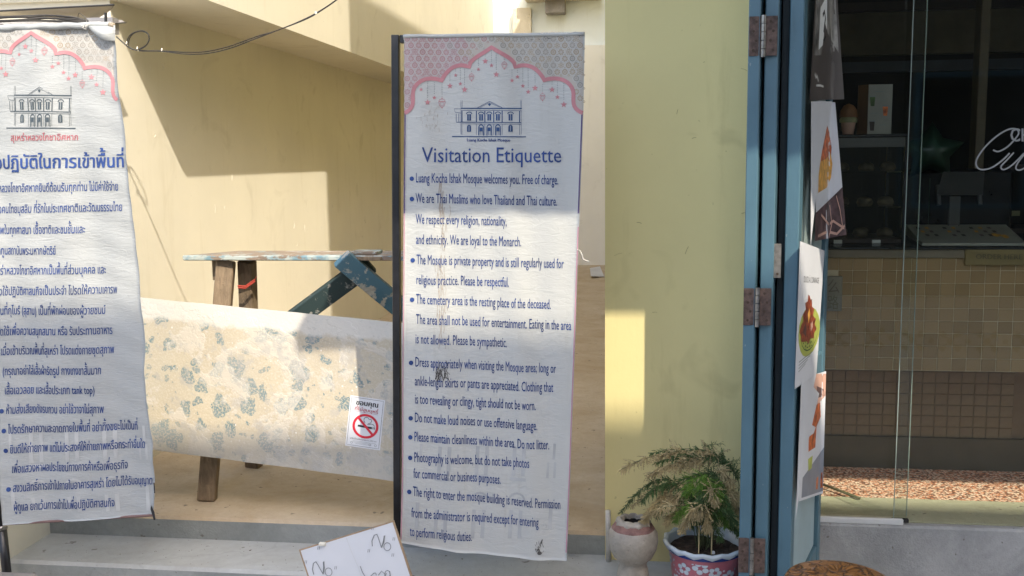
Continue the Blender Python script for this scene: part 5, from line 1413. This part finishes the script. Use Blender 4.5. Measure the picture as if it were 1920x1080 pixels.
tag(MB().bevbox(UC.x-.115, UC.x-.06, 3.34, 3.355, .001, .12, .004).build('stone_offcut', 'sill'), 'small beige offcut of stone standing behind the urn', 'stone')

PC = ay(1322, 1015, 3.33); PC.z = 0
pt = empty('potted_fern', PC, 'pink glazed flower pot holding a half dried asparagus fern', 'plant')
def pz_(py): return ay(1322, py, 3.33).z
rz = pz_(1012); RR = .140
def scal(i, t, r, z):
    k = [0, 0, 0, 0, 1, 1, 1, .5, 0][min(i, 8)]
    return (r*(1+.022*k*math.sin(t*14)), z+.006*k*math.sin(t*14))
pr = [(.085, 0), (.092, .02), (.108, .12), (.122, rz-.045), (RR, rz-.012), (RR+.003, rz-.004), (RR-.004, rz), (RR-.016, rz-.008), (RR-.022, rz-.04)]
MB().lathe(pr[:4]+[(.130, rz-.028)], PC, 56).build('pot', 'pink_glaze', pt, True)
MB().lathe([(.1305, rz-.0275), (.134, rz-.022), (RR-.001, rz-.0165)], PC, 56, lambda i, t, r, z: (r*(1+.022*math.sin(t*14)*i/2), z+.003*i*math.sin(t*14))).build('blue_band', 'blue_rim', pt, True)
MB().lathe([(RR-.001, rz-.0162), (RR+.003, rz-.0098), (RR+.004, rz-.002), (RR-.004, rz+.001), (RR-.014, rz-.004), (RR-.020, rz-.03), (RR-.028, rz-.06)], PC, 56, lambda i, t, r, z: (r*(1+.022*math.sin(t*14)*(1-i/6)), z+.006*math.sin(t*14)*(1-i/6))).build('rim', 'white_glaze', pt, True)
random.seed(21)
vs = [PC+Vector((0, 0, rz-.03))]; fs = []; rings = 7; seg = 36
for i in range(1, rings+1):
    for j in range(seg):
        t = 2*math.pi*j/seg; r_ = (RR-.019)*i/rings; vs.append(PC+Vector((r_*math.cos(t), r_*math.sin(t), rz-.032+random.uniform(-.007, .007))))
for j in range(seg): fs.append((0, 1+j, 1+(j+1) % seg))
for i in range(rings-1):
    for j in range(seg): fs.append((1+i*seg+j, 1+(i+1)*seg+j, 1+(i+1)*seg+(j+1) % seg, 1+i*seg+(j+1) % seg))
mob('soil', vs, fs, 'soil', pt)
p = ay(1337, 1034, 3.28); MB().lathe([(0, 0), (.007, .002), (.006, .009), (0, .012)], (p.x, p.y, rz-.03), 8).build('pebble', 'paper', pt)
def potS(t, z, off=0):
    r_ = pl([(0, .085), (.02, .092), (.12, .108), (rz-.045, .122), (rz, .122)], z)+off; return PC+Vector((r_*math.cos(t), r_*math.sin(t), z))
mb = MB()
for t, z, s_ in [(-2.25, .22, 1), (-1.75, .235, 1.1), (-2.6, .17, .8), (-1.35, .22, .9), (-2.0, .16, .7), (-2.95, .23, .9), (-1.55, .15, .8), (-.9, .2, 1)]:
    for k in range(5):
        a = k*2*math.pi/5+t
        mb.add([potS(t+(math.cos(a)*.016*s_+math.cos(q)*.0095*s_)/.115, z+(math.sin(a)*.014*s_+math.sin(q)*.0085*s_), .0016) for q in [i*math.pi/4 for i in range(8)]], [tuple(range(8))])
    for k in range(3):
        a = random.uniform(0, 6.28); r_ = random.uniform(.03, .042)*s_
        mb.add([potS(t+(math.cos(a)*r_+math.cos(q)*.004)/.115, z+(math.sin(a)*r_+math.sin(q)*.004), .0014) for q in [i*math.pi/3 for i in range(6)]], [tuple(range(6))])
mb.build('blossom_glaze', 'white_glaze', pt)

def frond(pts, mat, length=.05, dens=170, seed=0, droop=.3, taper=True, w=.0011, stemr=.0012, start=.25):
    if mat == 'leafdry': w *= 1.7; dens = int(dens*1.25)
    else: w *= 1.15
    rnd = random.Random(seed); path = catmull(pts, 10); mb = MB(); ms_ = MB()
    ms_.tube(path[::2]+[path[-1]] if len(path) > 4 else path, stemr, 5)
    tot = len(path)-1
    for i in range(dens):
        u = start+(1-start)*rnd.random(); f = u*tot; k = min(int(f), tot-1); p = path[k].lerp(path[k+1], f-k); d = (path[k+1]-path[k]).normalized()
        side = Vector((rnd.uniform(-1, 1), rnd.uniform(-1, 1), rnd.uniform(-.6, .5)))
        side = (side-d*side.dot(d)*.7).normalized()
        ln = length*(1-.65*max(0, (u-.3)/.7) if taper else 1)*rnd.uniform(.5, 1.1)
        dirn = (side+d*.7+Vector((0, 0, -droop*rnd.random()))).normalized()
        n_seg = 4; prev = p; q = p
        sub = []
        for s_ in range(n_seg):
            q = q+dirn*(ln/n_seg); dirn = (dirn+Vector((0, 0, -.12))).normalized(); sub.append(q.copy())
        wv = dirn.cross(Vector((rnd.uniform(-1, 1), rnd.uniform(-1, 1), rnd.uniform(-1, 1)))).normalized()*w*.7
        chain = [p]+sub
        for a, b in zip(chain, chain[1:]): mb.add([a-wv, a+wv, b+wv*.7, b-wv*.7], [(0, 1, 2, 3)])
        for s_ in range(1, len(chain)):
            for sgn2 in (-1, 1):
                for rep in range(2):
                    b0_ = chain[s_-1].lerp(chain[s_], rnd.random()); dv = (wv.normalized()*sgn2+dirn*.9+Vector((rnd.uniform(-.4, .4), rnd.uniform(-.4, .4), rnd.uniform(-.4, .2)))).normalized()
                    ll = ln*.26*(1.15-s_/len(chain)); ww = dirn.cross(dv).normalized()*w; e = b0_+dv*ll
                    mid = b0_+dv*ll*.45
                    mb.add([b0_, mid+ww, e, mid-ww], [(0, 1, 2, 3)])
    o = mb.build('frond', mat, pt); ms_.build('stem', 'stem', o, True)
    return o
def fp(px, py, Y): return ay(px, py, Y)
base = PC+Vector((0, 0, rz-.03))
def F(points, mat, **k): frond([base+Vector((random.uniform(-.03, .03), random.uniform(-.02, .03), 0))]+[fp(*p) for p in points], mat, **k)
F([(1384, 930, 3.36), (1372, 880, 3.38), (1335, 850, 3.38), (1280, 845, 3.36), (1215, 858, 3.33), (1165, 880, 3.30)], 'leafdry', length=.085, dens=170, seed=1, droop=.9, start=.45)
F([(1384, 925, 3.38), (1368, 872, 3.40), (1330, 846, 3.40), (1270, 842, 3.39), (1220, 850, 3.37)], 'leafgreen', length=.06, dens=150, seed=2, droop=.5, start=.4)
F([(1375, 900, 3.34), (1345, 868, 3.34), (1300, 862, 3.33), (1255, 872, 3.31), (1215, 890, 3.29)], 'leafdry', length=.085, dens=140, seed=3, droop=1.0, start=.5)
F([(1378, 905, 3.36), (1360, 868, 3.37), (1330, 855, 3.36)], 'leafgreen', length=.055, dens=110, seed=4, droop=.4, start=.35)
F([(1300, 925, 3.34), (1255, 900, 3.33), (1220, 905, 3.32), (1190, 930, 3.30), (1163, 962, 3.28)], 'leafgreen', length=.05, dens=140, seed=5, droop=.4, start=.35)
F([(1290, 930, 3.33), (1250, 915, 3.31), (1215, 925, 3.29), (1185, 950, 3.27)], 'leafdry', length=.04, dens=90, seed=6, droop=.4, start=.5)
F([(1330, 870, 3.42), (1320, 838, 3.43), (1355, 832, 3.43)], 'leafgreen', length=.045, dens=30, seed=7, droop=.1, w=.0006)
for i, (px, py, m_) in enumerate([(1225, 965, 'leafdry'), (1250, 925, 'leafdry'), (1245, 955, 'leafgreen'), (1290, 915, 'leafbright'), (1315, 912, 'leafbright'), (1330, 920, 'leafbright'), (1340, 935, 'leafdry'), (1275, 965, 'leafbright'), (1310, 960, 'leafdry'),
                                   (1300, 945, 'leafgreen'), (1350, 955, 'leafdry'), (1370, 930, 'leafdry'), (1370, 970, 'leafgreen'), (1285, 985, 'leafdry'), (1355, 975, 'leafbright'), (1350, 915, 'leafgreen'), (1260, 945, 'leafbright'), (1325, 985, 'leafdry'), (1365, 900, 'leafdry'), (1345, 1000, 'leafgreen'), (1375, 990, 'leafgreen'), (1230, 950, 'leafdry'), (1270, 935, 'leafdry'), (1300, 975, 'leafgreen'), (1335, 960, 'leafbright'), (1378, 955, 'leafdry'), (1315, 940, 'leafgreen'), (1290, 950, 'leafgreen'), (1345, 925, 'leafbright'), (1260, 970, 'leafdry'), (1360, 945, 'leafgreen')]):
    Y = 3.30+random.uniform(-.05, .05); mx = (px+1322)/2
    F([(mx, min(py, 965)-12, Y), (px, py-4, Y-.01), (px+(px-1322)*.2, py+12, Y-.02)], m_, length=.05, dens=95, seed=30+i, droop=.5, start=.35)
F([(1300, 930, 3.33), (1262, 905, 3.31), (1228, 915, 3.29), (1205, 940, 3.27)], 'leafgreen', length=.06, dens=150, seed=80, droop=.6, start=.3)
F([(1350, 880, 3.35), (1315, 858, 3.34), (1270, 858, 3.33), (1230, 868, 3.32)], 'leafgreen', length=.06, dens=120, seed=81, droop=.7, start=.4)
F([(1340, 900, 3.33), (1310, 890, 3.31), (1275, 900, 3.30)], 'leafgreen', length=.06, dens=110, seed=82, droop=.6, start=.3)
F([(1335, 930, 3.30), (1310, 915, 3.28), (1285, 925, 3.27)], 'leafbright', length=.055, dens=110, seed=83, droop=.5, start=.3)
F([(1360, 935, 3.30), (1372, 925, 3.29), (1380, 945, 3.28)], 'leafdry', length=.06, dens=110, seed=84, droop=.6, start=.3)
for i, px in enumerate((1310, 1334)):
    MB().tube([Vector((ay(px, 1030, 3.27).x, 3.27, rz-.04)), ay(px+1, 985, 3.29)], .0022, 6).build('stake', 'leafdry', pt)
MB().tube([ay(1365, 920, 3.37), ay(1371, 864, 3.37)], .0017, 6).build('stake', 'stem', pt)

SCC = az(1573, 1086, .47)
stl = empty('carved_stool', (SCC.x, SCC.y, 0), 'round carved wooden stool with floral top at the foot of the doors', 'stool')
RS = .142
MB().lathe([(0, .470), (.03, .472), (RS-.03, .470), (RS-.012, .468), (RS-.004, .466), (RS, .458), (RS-.004, .444), (RS-.02, .440), (0, .440)], (SCC.x, SCC.y, 0), 64).build('seat', 'carved', stl, True)
mb = MB()
for k in range(6):
    t = k*math.pi/3+.3
    for s_ in (-.24, -.12, 0, .12, .24):
        c1 = Vector((SCC.x+math.cos(t+s_)*.055, SCC.y+math.sin(t+s_)*.055, .4735)); dv = Vector((math.cos(t+s_*2.4), math.sin(t+s_*2.4), 0)); sv = Vector((-dv.y, dv.x, 0))
        mb.add([c1-dv*.004, c1+dv*.02+sv*.006+Vector((0, 0, .003)), c1+dv*.042+Vector((0, 0, .0005)), c1+dv*.02-sv*.006+Vector((0, 0, .003))], [(0, 1, 2, 3)])
mb.build('carved_petals', 'carved', stl)
for k in range(4):
    t = k*math.pi/2+.5; c_, s_ = math.cos(t), math.sin(t)
    MB().tube([(SCC.x+c_*.07, SCC.y+s_*.07, .4395), (SCC.x+c_*.09, SCC.y+s_*.09, .25), (SCC.x+c_*.12, SCC.y+s_*.12, 0)], [.02, .016, .014], 10).build('leg', 'darkwood', stl, True)

bpy.data.objects.remove(_to, do_unlink=True)
